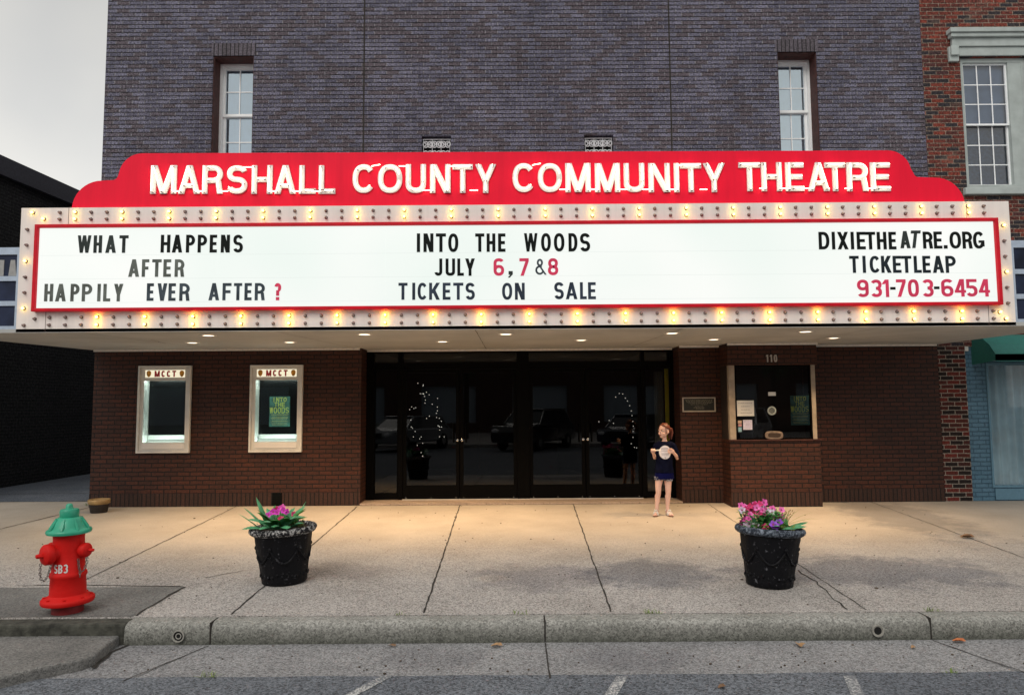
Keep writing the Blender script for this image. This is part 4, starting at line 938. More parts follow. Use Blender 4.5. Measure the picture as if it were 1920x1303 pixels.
# ------------------------------------------------------------------ the red brick neighbour and its blue shopfront
rb = thing('brick_building', 'red and black brick building with tall white window and blue shopfront right of the theatre', 'building', (0,0,0))
RX0, RX1 = XR+.004, 15.0
RW = (7.40,8.50,5.0,7.20)
mb = MB(); wall_holes(mb, RX0, RX1, 2.43, ZT+.6, .004, .42, [RW]); mb.build('upper_wall', M['red_brick'], rb)
box_obj('pilaster', M['red_brick_low'], rb, RX0, 7.212, .0, .42, -.02, 2.428)
k = MB(); frame_ring(k, 7.40, 8.50, 5.0, 7.20, .05, .16, .07); k.box(8.21, 8.43, .055, .15, 5.07, 7.13); wn = k.build('window', M['stone'], rb)
sash(wn, 7.47, 8.21, 6.08, 7.13, .09, 3, 3, M['white_vinyl'], M['glass_side'], .028, .016)
sash(wn, 7.47, 8.21, 5.07, 6.12, .128, 3, 3, M['white_vinyl'], M['glass_side'], .028, .016)
box_obj('blind', M['blind'], wn, 7.45, 8.25, .18, .19, 6.1, 7.15); box_obj('dark_room', plain('dark_blue_room', (0.05,0.10,0.18), .8, var=.3), wn, 7.42, 8.49, .21, .22, 5.0, 7.2)
k = MB(); k.box(7.33, 8.60, -.07, .10, 4.885, 4.999); k.build('sill', M['stone'], rb, bevel=.01)
k = MB(); k.box(7.255, 8.70, -.06, .0, 7.36, 7.50); k.box(7.215, 8.74, -.11, .0, 7.501, 7.565); k.box(7.19, 8.77, -.14, .0, 7.566, 7.64)
k.box(7.20, 7.36, -.05, .0, 7.11, 7.359); k.box(7.215, 7.345, -.09, -.0505, 7.20, 7.358); k.box(7.375, 8.53, -.03, .0, 7.21, 7.359)
k.build('window_hood', M['stone'], rb, bevel=.008)
# shopfront, painted blue
mb = MB(); wall_holes(mb, 7.213, RX1, -.02, 2.43, .03, .42, [(7.575,11.5,.235,2.14)]); sf = mb.build('shop_wall', M['blue_brick'], rb)
M['blue_paint'] = plain('blue_trim_paint', (0.11,0.23,0.32), .5, var=.08)
k = MB(); frame_ring(k, 7.545, 11.53, .205, 2.17, .015, .10, .035); sw = k.build('shop_window', M['blue_paint'], rb, bevel=.004)
k = MB(); k.face([(7.57,.07,.23),(11.5,.07,.23),(11.5,.07,2.15),(7.57,.07,2.15)]); k.build('pane', M['glass_clear'], sw)
curtain(sw, 7.50, 11.6, .10, 2.3, .15, M['curtain_blue'], 30, .035)
box_obj('window_board', M['blue_paint'], sw, 7.58, 11.49, .012, .028, .02, .19)
box_obj('corner_bead', M['alu'], rb, 7.214, 7.27, .0, .03, 2.36, 2.428)
M['awning'] = plain('dark_green_awning', (0.016,0.135,0.115), .7, var=.1)
aw = thing('awning', 'dark green fabric awning over the blue shop window', 'awning', (7.33, 0, 2.20))
k = MB()
pr = [(-.0,.42),(-.25,.36),(-.45,.23),(-.58,.08),(-.58,-.03)]
n = len(pr); L_ = 5.2
k.mesh([(x,y+.028,z) for x in (0,L_) for y,z in pr]+[(x,y+.028,z-.012) for x in (0,L_) for y,z in pr], [(i,i+1,n+i+1,n+i) for i in range(n-1)]+[(2*n+i+1,2*n+i,3*n+i,3*n+i+1) for i in range(n-1)])
k.mesh([(0,y+.028,z) for y,z in pr]+[(0,.028,-.06)], [tuple(range(n+1))])
k.build('fabric', M['awning'], aw)
k = MB(); k.tube([(.02,-.54,-.02),(.02,.0,-.02)], .012, 8); k.tube([(.02,-.54,-.02),(L_,-.54,-.02)], .012, 8); k.build('rail', M['alu'], aw)

# dark building across the alley
ab = thing('alley_building', 'low soot dark brick building with sloping coping across the alley', 'building', (0,0,0))
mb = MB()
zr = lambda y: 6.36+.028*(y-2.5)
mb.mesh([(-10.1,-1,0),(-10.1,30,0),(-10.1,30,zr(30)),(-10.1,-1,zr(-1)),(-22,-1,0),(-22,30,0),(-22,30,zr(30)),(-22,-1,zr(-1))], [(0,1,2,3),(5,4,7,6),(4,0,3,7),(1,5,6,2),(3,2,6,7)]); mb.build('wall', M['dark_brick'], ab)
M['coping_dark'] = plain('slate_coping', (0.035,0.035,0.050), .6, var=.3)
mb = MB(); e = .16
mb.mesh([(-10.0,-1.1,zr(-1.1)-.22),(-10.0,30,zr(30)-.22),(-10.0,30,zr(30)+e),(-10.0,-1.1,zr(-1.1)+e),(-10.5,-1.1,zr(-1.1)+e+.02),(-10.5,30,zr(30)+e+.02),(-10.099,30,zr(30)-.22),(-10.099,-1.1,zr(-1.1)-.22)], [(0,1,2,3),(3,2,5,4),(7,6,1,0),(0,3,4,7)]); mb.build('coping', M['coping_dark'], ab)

# ------------------------------------------------------------------ kerb drains
M['pipe'] = plain('drain_pipe_grey', (0.30,0.29,0.26), .6, var=.3, scale=20); M['black'] = plain('deep_black', (0.004,0.004,0.004), .9)
for x, z, lab in ((-2.61,-.236,'round drain pipe with inner ring low in the kerb by the left planter'), (2.83,-.232,'round open drain pipe in the kerb beneath the right planter')):
    t = thing('drain_pipe', lab, 'drain', (x, -5.835, z), 'kerb drains')
    Q = Matrix.Rotation(R(90),3,'X')
    k = MB(); k.lathe([(.036,0),(.046,0),(.046,.012),(.038,.012),(.036,.0)], (0,0,0), 24, Q, caps=False); k.build('ring', M['pipe'], t, smooth=True)
    k = MB(); k.lathe([(.0,.003),(.037,.003)], (0,0,0), 24, Q, caps=False); k.build('hole', M['black'], t)
    k = MB(); k.lathe([(.016,.005),(.024,.005)] if x < 0 else [(.030,.005),(.0365,.005)], (0.0,0,0), 20, Q, caps=False); k.build('inner_ring', M['pipe'], t)

# ------------------------------------------------------------------ hydrant
def worn(name, c, wornc, lo, hi, sc=26):
    m, t, b = newmat(name); f = noise(t, sc, 6, .7)
    t.links.new(ramp(t, f, [(lo, c), (hi, wornc)]), b.inputs['Base Color']); b.inputs['Roughness'].default_value = .55; b.inputs['Specular IOR Level'].default_value = .18; bump(t, b, f, .004); return m
M['hyd_red'] = worn('hydrant_red_paint', (0.60,0.010,0.008), (0.11,0.012,0.010), .66, .74, 22)
M['hyd_dark'] = plain('hydrant_dark_red', (0.20,0.008,0.010), .6, var=.3, scale=12)
M['hyd_green'] = plain('hydrant_green_paint', (0.020,0.33,0.20), .45, var=.15, scale=9, coat=.15, bumpd=.0012)
M['steel'] = plain('chain_steel', (0.22,0.20,0.19), .4, .8, var=.3)
hy = thing('fire_hydrant', 'red fire hydrant with green bonnet and hanging chains at the kerb', 'fire hydrant', (-3.685,-5.49,-.138)); hy.rotation_euler = (R(1.0), R(-.6), 0)
k = MB(); k.lathe([(.118,-.03),(.118,.075),(.13,.08)], (0,0,0), 32); k.build('base', M['hyd_dark'], hy, smooth=True)
k = MB(); k.lathe([(.14,.07),(.192,.080),(.198,.092),(.198,.112),(.190,.122),(.150,.135),(.138,.15)], (0,0,0), 40); k.build('flange', M['hyd_red'], hy, smooth=True)
k = MB(); k.lathe([(.136,.13),(.134,.20),(.130,.285),(.137,.295),(.140,.310),(.136,.325),(.124,.335),(.118,.50),(.116,.60),(.120,.66)], (0,0,0), 40); bar = k.build('barrel', M['hyd_red'], hy, smooth=True)
for i in range(8):
    a = R(22+45*i); k = MB(); k.lathe([(.012,-.0),(.012,.018),(.0,.018)], (.172*math.cos(a),.172*math.sin(a),.118), 6); k.build('flange_bolt', M['hyd_red'], hy)
k = MB(); k.lathe([(.150,.640),(.166,.645),(.170,.660),(.164,.675),(.140,.684),(.128,.700),(.108,.745),(.085,.772),(.080,.775)], (0,0,0), 40)
for i in range(8):
    a = R(45*i+10); k.tube([(.150*math.cos(a),.150*math.sin(a),.678),(.128*math.cos(a),.128*math.sin(a),.712),(.098*math.cos(a),.098*math.sin(a),.765)], [.010,.011,.006], 6)
bon = k.build('bonnet', M['hyd_green'], hy, smooth=True)
k = MB(); k.lathe([(.068,.77),(.072,.778),(.072,.825),(.066,.838),(.030,.844),(.028,.848)], (0,0,0), 32); k.lathe([(.030,.846),(.026,.876),(.014,.884)], (0,0,0), 5); k.build('operating_nut', M['hyd_green'], bon, smooth=True)
def nozzle(ang, z, r, ln, name):
    d = Matrix.Rotation(R(ang),3,'Z') @ Matrix.Rotation(R(90),3,'Y')
    k = MB(); k.lathe([(r*.86,.06),(r*.86,ln*.62),(r*.98,ln*.63),(r*1.04,ln*.70)], (0,0,z), 28, d); n_ = k.build(name, M['hyd_red'], hy, smooth=True)
    k = MB(); k.lathe([(r*1.10,ln*.70),(r*1.14,ln*.74),(r*1.12,ln*.90),(r*.98,ln*.96),(r*.62,ln*.985),(r*.55,ln),(r*.34,ln*1.0),(r*.32,ln*1.02)], (0,0,z), 28, d); k.lathe([(r*.30,ln*1.01),(r*.24,ln*1.22),(r*.16,ln*1.24)], (0,0,z), 5, d); k.build('cap', M['hyd_red'], n_, smooth=True)
nozzle(-122, .495, .074, .205, 'pumper_nozzle'); nozzle(-8, .505, .052, .185, 'hose_nozzle'); nozzle(172, .505, .052, .185, 'hose_nozzle')
def chain(pts, name='chain'):
    k = MB(); P_ = [Vector(p) for p in pts]
    fine = []
    for a, b in zip(P_, P_[1:]):
        n = max(1, round((b-a).length/.020)); fine += [a+(b-a)*i/n for i in range(n)]
    fine.append(P_[-1])
    for i, (a, b) in enumerate(zip(fine, fine[1:])):
        d = (b-a).normalized(); s = d.orthogonal().normalized(); s = Matrix.Rotation(R(90*(i % 2)+25), 3, d) @ s; c = (a+b)/2; l = (b-a).length
        k.tube([c+d*math.cos(t*math.pi/5)*l*.72+s*math.sin(t*math.pi/5)*.0085 for t in range(10)], .0028, 5, closed=True)
    return k.build(name, M['steel'], hy)
chain([(-.118,-.180,.43),(-.122,-.182,.36),(-.112,-.178,.305),(-.092,-.172,.292),(-.070,-.160,.33),(-.062,-.135,.41)])
chain([(.165,-.03,.46),(.172,-.035,.40),(.155,-.05,.345),(.135,-.06,.335),(.125,-.065,.37),(.115,-.06,.44)]); chain([(.138,-.07,.345),(.140,-.075,.300)])
hs = MB(); rr = .1195
for ch, a0 in (('S',-112),('B',-94),('3',-76)):
    for i, p in enumerate(glyph(ch, .032, .070, .0115)[0]):
        q = []
        for u, v in p:
            a = R(a0+math.degrees(u/rr)); rad = (.125 - .0)*1.0
            q.append((rad*math.cos(a), rad*math.sin(a), .340+v))
        hs.face(q)
hs.build('number_paint', M['white_paint'], bar)

# ------------------------------------------------------------------ planters
M['pot_black'] = worn('pot_black_paint', (0.0028,0.0028,0.0045), (0.16,0.16,0.18), .60, .72)
M['rim_worn'] = worn('pot_rim_worn_white', (0.010,0.010,0.013), (0.46,0.45,0.44), .50, .58, 40)
M['rim_blue'] = worn('pot_rim_dusty', (0.018,0.024,0.036), (0.24,0.28,0.34), .46, .64, 40)
M['soil'] = plain('dark_soil', (0.045,0.032,0.022), 1.0, var=.6, scale=50, bumpd=.01)
def leafm(name, a, b_, r=.5):
    m, t, b = newmat(name); t.links.new(ramp(t, noise(t, 14, 3), [(0.3, a), (0.7, b_)]), b.inputs['Base Color']); b.inputs['Roughness'].default_value = r
    b.inputs['Subsurface Weight'].default_value = 0.0; return m
M['leaf_mid'] = leafm('leaf_green', (0.030,0.17,0.030), (0.10,0.36,0.085)); M['leaf_blue'] = leafm('leaf_blue_green', (0.040,0.23,0.085), (0.15,0.46,0.24)); M['leaf_yel'] = leafm('leaf_yellow_green', (0.10,0.17,0.025), (0.24,0.32,0.06))
M['pet_pink'] = leafm('petal_pink', (0.75,0.06,0.36), (0.88,0.22,0.55)); M['pet_mag'] = leafm('petal_magenta', (0.60,0.02,0.42), (0.80,0.06,0.60)); M['pet_red'] = leafm('petal_rose', (0.65,0.02,0.13), (0.78,0.06,0.25)); M['pet_pur'] = leafm('petal_purple', (0.28,0.05,0.62), (0.50,0.18,0.80)); M['pet_white'] = leafm('petal_pale', (0.75,0.55,0.75), (0.85,0.72,0.85)); M['flower_eye'] = plain('flower_throat', (0.35,0.02,0.12), .6)
def blade(k, base, az, ln, wd, up0, curl, n=7, fold=.18, tipw=.12):
    """one leaf blade: starts at base, heads out at azimuth az, rises at up0 degrees and bends down by curl degrees"""
    p = Vector(base); el = R(up0); h = Vector((math.cos(az), math.sin(az), 0)); s = Vector((-math.sin(az), math.cos(az), 0)); rows = []
    for i in range(n+1):
        u = i/n; w_ = wd*(math.sin(math.pi*min(1,(u*.85+.12)))**.8)*(1 if u < 1 else tipw)/2
        d = h*math.cos(el)+Vector((0,0,1))*math.sin(el); nn = d.cross(s)
        rows.append((p-s*w_-nn*w_*fold*2, p.copy(), p+s*w_-nn*w_*fold*2)); p = p+d*(ln/n); el -= R(curl)/n
    vs_ = [q for r in rows for q in r]; k.mesh(vs_, [(3*i+j, 3*i+j+1, 3*i+j+4, 3*i+j+3) for i in range(n) for j in (0,1)])
def flower_mesh(k, r, petals, nrm, c, eye=True):
    z = Vector(nrm).normalized(); x = z.orthogonal().normalized(); y = z.cross(x); c = Vector(c); a0 = random.uniform(0, 6)
    k.mi = 0; n = petals*6; ring = []; mid = []
    for i in range(n):
        a = a0+2*math.pi*i/n; q = r*(.86+.14*math.cos(petals*(a-a0))); ring.append(c+x*math.cos(a)*q+y*math.sin(a)*q+z*(.10*r+.06*r*math.sin(3*a))); mid.append(c+x*math.cos(a)*r*.28+y*math.sin(a)*r*.28-z*.18*r)
    k.mesh(mid+ring, [(i,(i+1)%n,n+(i+1)%n,n+i) for i in range(n)])
    k.mi = 1; k.mesh(mid, [tuple(range(n))]); k.mi = 0
def make_pot(root, rim_m, tilt=0):
    prof = [(.195,0),(.205,.012),(.210,.05),(.228,.20),(.247,.33),(.262,.43),(.268,.465)]
    k = MB(); k.lathe(prof, (0,0,0), 64, fn=lambda a, z: 1+.014*math.sin(11*a+9*math.sin(9*z))*(.3 if z < .05 else 1)+.010*math.sin(23*a-41*z))
    for i in range(6):          # swags hung between bosses, with knots of fruit
        a0, a1 = R(60*i+8), R(60*i+68); pts = []; rs = []
        for j in range(15):
            u = j/14; a = a0+(a1-a0)*u; z = .335-.125*math.sin(math.pi*u); r_ = .205+.057*(z/.465)+.003
            pts.append((r_*math.cos(a), r_*math.sin(a), z)); rs.append(.006+.007*math.sin(math.pi*u)+.004*math.sin(j*2.6))
        k.tube(pts, rs, 7)
        r_ = .246; k.ball((r_*math.cos(a0), r_*math.sin(a0), .345), (.019,.019,.022), 8, 6)
        for j in range(3): k.ball(((.242-.006*j)*math.cos(a0+.05*(j-1)), (.242-.006*j)*math.sin(a0+.05*(j-1)), .30-.035*j), .012, 7, 5)
        for j in range(5):
            a = R(60*i+12*j+8); k.ball((.212*math.cos(a), .212*math.sin(a), .085+.02*(j % 2)), (.014,.014,.020), 7, 5)
    pot = k.build('pot', M['pot_black'], root, smooth=True)
    k = MB(); k.lathe([(.250,.455),(.284,.460),(.304,.475),(.312,.495),(.308,.517),(.294,.528),(.278,.522),(.262,.50),(.255,.46)], (0,0,0), 80, caps=False, fn=lambda a, z: 1+.010*math.sin(40*a+60*z))
    k.build('rim', rim_m, pot, smooth=True)
    k = MB(); k.lathe([(0,.508),(.14,.512),(.258,.498)], (0,0,0), 32, caps=False); k.build('soil', M['soil'], root, smooth=True)
random.seed(21)
p1 = thing('flower_planter', 'black planter with worn white rim holding broad leaves and magenta flowers', 'planter', (-2.175,-4.57,-.118), 'street planters', R(10)); p1.rotation_euler = (0, R(-2.5), R(10))
make_pot(p1, M['rim_worn'])
def put_leaves(root, specs, m, name='leaf'):
    for s in specs:
        k = MB(); blade(k, *s); k.build(name, m, root, smooth=True)
rd = random.uniform
sp = []
for i in range(19):
    az = R(360*i/19+rd(-12,12)); sp.append(((-.03+.05*math.cos(az), -.05+.05*math.sin(az), .515), az, rd(.22,.31), rd(.085,.12), rd(46,78), rd(45,85)))
put_leaves(p1, sp[::2], M['leaf_mid']); put_leaves(p1, sp[1::2], M['leaf_blue'])
put_leaves(p1, [((-.14,.02,.48), R(165), .34, .05, 55, 25), ((-.12,.05,.48), R(150), .36, .07, 68, 12), ((-.18,.0,.48), R(178), .30, .035, 48, 20), ((.06,.05,.48), R(30), .30, .030, 62, 15), ((.04,.02,.48), R(350), .22, .04, 50, 30), ((-.10,-.14,.525), R(250), .20, .10, 38, 70), ((.03,-.15,.525), R(285), .20, .10, 35, 70), ((-.03,-.16,.525), R(265), .18, .09, 48, 80), ((-.18,-.06,.525), R(205), .20, .11, 30, 60), ((.10,-.10,.525), R(310), .18, .08, 40, 60)], M['leaf_blue'])
k = MB()
for i in range(70):
    az = rd(0, 6.28); blade(k, (.13+rd(-.06,.06), .02+rd(-.05,.05), .48+rd(0,.07)), az, rd(.03,.06), rd(.010,.018), rd(10,70), 40, n=3)
k.build('fern_foliage', M['leaf_yel'], p1, smooth=True)
fl1 = [(-.125,-.06,.645,M['pet_mag']),(-.085,-.02,.665,M['pet_mag']),(-.045,-.05,.660,M['pet_mag']),(-.02,-.02,.690,M['pet_mag']),(.015,-.05,.672,M['pet_mag']),(.03,.0,.655,M['pet_mag']),(-.055,.02,.68,M['pet_red']),(-.01,-.05,.60,M['pet_red']),(.10,.0,.628,M['pet_red']),(.0,-.02,.70,M['pet_pink'])]
for x, y, z, m in fl1:
    k = MB(); flower_mesh(k, rd(.026,.036), 5, (rd(-.4,.4), -1, rd(.2,.9)), (x, y, z)); f = k.build('flower', [m, M['flower_eye']], p1, smooth=False)
    k = MB(); k.tube([(x*.6,y*.6+.01,.48),(x*.9,y+.012,(z+.48)/2+.02),(x,y+.008,z)], .0028, 5); k.build('stem', M['leaf_mid'], f)
random.seed(5)
p2 = thing('flower_planter', 'black planter with dusty blue rim overflowing with pink petunias', 'planter', (2.35,-4.80,-.126), 'street planters', R(37)); p2.rotation_euler = (0, R(4.0), R(37))
make_pot(p2, M['rim_blue'])
I2 = Matrix.Rotation(-R(37), 3, 'Z')
hd = lambda x, y, z: I2 @ Vector((x, y, z))
fl2 = []
for x, z in ((-.265,.70),(-.225,.705),(-.19,.70),(-.26,.665),(-.20,.655),(-.215,.675),(-.20,.615),(-.205,.60),(-.245,.545),(-.215,.55),(-.105,.735),(-.07,.745),(-.14,.715),(-.13,.69),(-.075,.715),(-.155,.695),(-.12,.65),(-.085,.645),(-.055,.665),(-.03,.66),(.0,.665),(-.02,.645),(-.10,.632),(.015,.65),(.045,.695),(.07,.69),(.055,.655),(.10,.63),(.115,.612),(.09,.605)):
    fl2.append((x+rd(-.008,.008), rd(-.12,.06), z+rd(-.006,.006), M['pet_pink'] if rd(0,1) > .22 else (M['pet_red'] if rd(0,1) > .45 else M['pet_white'])))
for _ in range(20):
    u_ = rd(-.24,.10); fl2.append((u_, rd(-.14,.08), .60+.10*math.exp(-((u_+.09)/.10)**2)+rd(-.05,.035), M['pet_pink'] if rd(0,1) > .3 else M['pet_red']))
fl2 += [(-.03,-.18,.565,M['pet_pur']),(-.01,-.20,.550,M['pet_pur']),(.035,-.15,.585,M['pet_pur']),(-.10,-.16,.535,M['pet_red']),(-.245,-.06,.525,M['pet_white']),(-.17,-.12,.545,M['pet_white'])]
for x, y, z, m in fl2:
    k = MB(); c = hd(x, y, z); nrm = hd(rd(-.5,.5), -1, rd(.1,.9)); flower_mesh(k, rd(.028,.039), 5, nrm, c); f = k.build('flower', [m, M['flower_eye']], p2)
    k = MB(); b0 = hd(x*.35, y*.4+.02, .48); k.tube([b0, (b0+c)/2+Vector((0,0,.03))+hd(0,.02,0), c+hd(0,.006,0)], .0026, 5); k.build('stem', M['leaf_mid'], f)
k = MB()
for i in range(620):
    x, z = rd(-.24,.12), rd(.51,.66); y = rd(-.16,.14)
    if z > .57 and rd(0,1) < .55: x = rd(-.12,.06)
    blade(k, hd(x, y, z), rd(0,6.28), rd(.035,.07), rd(.016,.030), rd(-10,70), 50, n=3)
k.build('petunia_foliage', M['leaf_mid'], p2, smooth=True)
k = MB()
for i in range(120): blade(k, hd(rd(-.2,.16), rd(-.20,-.02), rd(.51,.55)), rd(0,6.28), rd(.03,.05), rd(.014,.026), rd(0,60), 40, n=3)
k.build('ground_foliage', M['leaf_yel'], p2, smooth=True)
put_leaves(p2, [(tuple(hd(.10,-.05,.525)), R(-5-37), .22, .12, 20, 30), (tuple(hd(.06,-.14,.525)), R(-60-37), .16, .11, 28, 50), (tuple(hd(.0,-.14,.525)), R(-100-37), .15, .08, 40, 60), (tuple(hd(.14,-.02,.525)), R(12-37), .24, .09, 25, 25), (tuple(hd(-.13,-.1,.525)), R(200-37), .16, .07, 60, 30)], M['leaf_blue'])
put_leaves(p2, [(tuple(hd(.12,-.02,.53)), R(a-37), l, .007, e, c) for a, l, e, c in ((8,.34,38,28),(-4,.30,28,20),(18,.26,55,30),(2,.38,30,40))], M['leaf_yel'], 'grass_blade')
k = MB()
for i in range(26):
    b = hd(.10+rd(-.03,.04), rd(-.05,.05), .51); d = hd(rd(-.05,.09), rd(-.05,.05), rd(.08,.19)); k.tube([b, b+d*.6+hd(rd(-.02,.02),0,0), b+d], .0018, 4); k.ball(b+d, .006, 6, 4)
k.build('dry_stems', plain('dry_stalk', (0.34,0.24,0.10), .8, var=.3), p2)
po = thing('small_pot', 'small dark flower pot with tan rim at the corner of the theatre', 'flower pot', (-6.225,-.48,-.012))
k = MB(); k.lathe([(.112,0),(.118,.01),(.135,.12),(.137,.125)], (0,0,0), 32); k.build('pot', plain('dark_clay', (0.018,0.013,0.012), .6, var=.4), po, smooth=True)
k = MB(); k.lathe([(.136,.125),(.150,.135),(.156,.185),(.150,.195),(.135,.19),(.128,.15)], (0,0,0), 32, caps=False); k.lathe([(0,.155),(.13,.155)], (0,0,0), 24, caps=False); k.build('rim', plain('tan_glaze', (0.34,0.22,0.09), .5, var=.4, scale=9), po, smooth=True)

# ------------------------------------------------------------------ fallen leaves, grit and weeds
def fallen(label, x, y, z, r, m, rz):
    o = MB(); n = 14; vs_ = [(0,0,.010)]
    for i in range(n):
        a = 2*math.pi*i/n; q = r*(.62+.38*abs(math.cos(a*1.5)))*(1 if i % 2 else .82); vs_.append((q*math.cos(a)*1.25, q*math.sin(a)*.7, .004+.022*abs(math.sin(a+.6))*(r/.05)))
    o.mesh(vs_, [(0,1+i,1+(i+1)%n) for i in range(n)]); q = o.build('fallen_leaf', m, None); q.location = (x, y, z); q.rotation_euler = (0,0,rz); tag(q, label, 'leaf', 'fallen leaves'); return q
tan = leafm('dry_leaf_tan', (0.30,0.17,0.08), (0.46,0.28,0.14)); org = leafm('dry_leaf_orange', (0.40,0.10,0.03), (0.55,0.20,0.06)); bro = leafm('dry_leaf_brown', (0.14,0.075,0.035), (0.26,0.14,0.07))
fallen('curled pale tan leaf in the gutter under the kerb centre', -.135, -5.93, -.303, .045, tan, .5)
fallen('orange brown leaf in the gutter right of the kerb drain', 3.42, -5.90, -.303, .050, org, .2)
fallen('tan leaf in the gutter left of the right kerb drain', 2.17, -5.96, -.303, .050, tan, 1.9)
fallen('flat brown leaf on the sidewalk far to the right', 5.40, -2.80, -.066, .085, bro, .3)
fallen('small tan leaf lying on the asphalt by the right parking line', 1.35, -6.78, -.307, .035, bro, .9)
fallen('thin brown leaf in the gutter left of the kerb centre', -.94, -5.91, -.303, .032, bro, 0)
fallen('tan scrap of leaf beside the kerb joint on the right', 3.0, -6.03, -.304, .030, tan, 1.0)
random.seed(13)
k = MB()
for i in range(170):
    x = rd(-6, 6.5); y = rd(-5.5, -.1); r = rd(.004,.011)*(1 if rd(0,1) < .9 else 1.8); k.ball((x, y, gz(x,y)+.002), (r, r*rd(.5,1), r*.5), 6, 4)
for i in range(90):
    x = rd(-3, 6); y = rd(-6.5,-5.86)*1; r = rd(.004,.012); k.ball((x, y, -.308), (r, r*rd(.5,1), r*.6), 6, 4)
q = k.build('grit', plain('grit_brown', (0.07,0.05,0.035), .9, var=.5)); q['kind'] = 'stuff'
k = MB()
for (x, y, z, n, s) in ((.06,-5.645,-.142,12,.045),(1.12,-5.65,-.142,22,.05),(3.36,-5.65,-.142,16,.05),(-6.45,-.05,.0,30,.07),(-6.75,.2,0,40,.08),(-6.9,.6,0,40,.06),(-2.1,-6.52,-.31,20,.05),(3.0,-6.53,-.31,14,.05),(4.1,-6.53,-.31,24,.05),(-.9,-5.64,-.14,10,.03),(5.1,-5.65,-.142,10,.05)):
    for i in range(n): blade(k, (x+rd(-.06,.06), y+rd(-.012,.012), z), rd(0,6.28), s*rd(.5,1.2), .006, rd(20,85), rd(10,60), n=3)
q = k.build('weeds', M['leaf_yel']); q['kind'] = 'stuff'
# ------------------------------------------------------------------ the girl by the doors
def remeshed(mb, name, mat, parent, vox, it=3):
    me = bpy.data.meshes.new(name); me.from_pydata(mb.v, [], mb.f)
    o = bpy.data.objects.new(name, me); COL.objects.link(o)
    r = o.modifiers.new('remesh', 'REMESH'); r.mode = 'VOXEL'; r.voxel_size = vox
    s = o.modifiers.new('smooth', 'SMOOTH'); s.iterations = it; s.factor = .5
    dg_ = bpy.context.evaluated_depsgraph_get(); nm = bpy.data.meshes.new_from_object(o.evaluated_get(dg_))
    o.modifiers.clear(); o.data = nm; nm.materials.clear(); nm.materials.append(mat)
    for p in nm.polygons: p.use_smooth = True
    o.parent = parent; bpy.data.meshes.remove(me); return o
def limb(k, pts, seg=12):
    k.tube([p[:3] for p in pts], [p[3] for p in pts], seg); 
    for p in (pts[0], pts[-1]): k.ball(p[:3], p[3], 12, 8)
def skin():
    m, t, b = newmat('skin'); t.links.new(ramp(t, noise(t, 9, 3), [(0.3, (0.64,0.39,0.31)), (0.7, (0.74,0.48,0.40))]), b.inputs['Base Color'])
    b.inputs['Roughness'].default_value = .5; return m
M['skin'] = skin(); M['hair'] = plain('red_brown_hair', (0.11,0.022,0.009), .55, var=.5, scale=40); M['navy_dark'] = plain('navy_black_cotton', (0.004,0.005,0.016), .9, var=.3, spec=.05); M['navy'] = plain('navy_cotton', (0.004,0.005,0.045), .9, var=.3, scale=8, spec=.05)
M['pattern'] = worn('white_patterned_cloth', (0.012,0.014,0.05), (0.62,0.62,0.66), .50, .53, 60); M['sandal'] = plain('sandal_white', (0.70,0.68,0.64), .5); M['sole'] = plain('sandal_sole', (0.20,0.10,0.06), .7)
gl = thing('person', 'girl in navy T-shirt and shorts with red ponytail standing by the doors', 'person', (2.15,-1.08,-.027))
HC = Vector((.020,.0,1.192)); yaw = R(-54)      # head turned towards the left of the street
Hm = Matrix.Rotation(yaw, 3, 'Z'); HS = .92; hl = lambda x, y, z: HC + (Hm @ Vector((x, y, z)))*HS
def HB(k, v, r, a, b): k.ball(tuple(hl(*v)), tuple(q*HS for q in r), a, b, Hm)
  # local: -y is forward
k = MB()
limb(k, [(.005,.0,.66,.080),(.010,.0,.78,.074),(.018,.0,.90,.080),(.024,.005,.985,.062)])
k.ball((.02,.0,.93), (.108,.068,.09), 16, 10); k.ball((.006,.0,.64), (.108,.078,.08), 16, 10)
limb(k, [(-.07,.0,1.000,.036),(.03,.005,1.012,.040),(.125,.0,.995,.036)])
limb(k, [(.030,.006,1.00,.036),(.027,.004,1.06,.031),(.022,.004,1.12,.034)])
for s, hip, kn, an, hl_, toe in ((-1,(-.052,.0,.62),(-.080,-.008,.355),(-.102,.012,.085),(-.100,.030,.030),(-.150,-.105,.024)),(1,(.060,.0,.62),(.060,-.010,.350),(.050,.012,.085),(.048,.030,.030),(.072,-.110,.024))):
    th_m = [hip[i]*.5+kn[i]*.5 for i in range(3)]; cf = [kn[i]*.68+an[i]*.32 for i in range(3)]
    limb(k, [(*hip,.056),(*th_m,.055),(kn[0],kn[1],kn[2]+.05,.045),(*kn,.042),(kn[0],kn[1]+.006,kn[2]-.05,.036),(cf[0],cf[1]+.014,cf[2],.042),(an[0],an[1],an[2]+.05,.027),(*an,.025)])
    k.ball((kn[0],kn[1]-.020,kn[2]), (.026,.024,.030), 10, 8)
    d = (Vector(toe)-Vector(hl_)); limb(k, [(*an,.026),(hl_[0],hl_[1],.036,.028),(hl_[0]+d.x*.35,hl_[1]+d.y*.35,.038,.027),(hl_[0]+d.x*.7,hl_[1]+d.y*.7,.030,.024),(*toe,.018)])
    u = d.normalized(); sd = Vector((-u.y,u.x,0))
    for q in range(5):
        o_ = sd*(.022-.011*q)*(1 if s > 0 else -1); b_ = Vector(toe)+o_-u*.01; ln = (.030,.026,.023,.019,.014)[q]
        limb(k, [(b_.x,b_.y,.022,.0095 if q == 0 else .0075),(b_.x+u.x*ln,b_.y+u.y*ln,.019,.0085 if q == 0 else .0065)], 8)
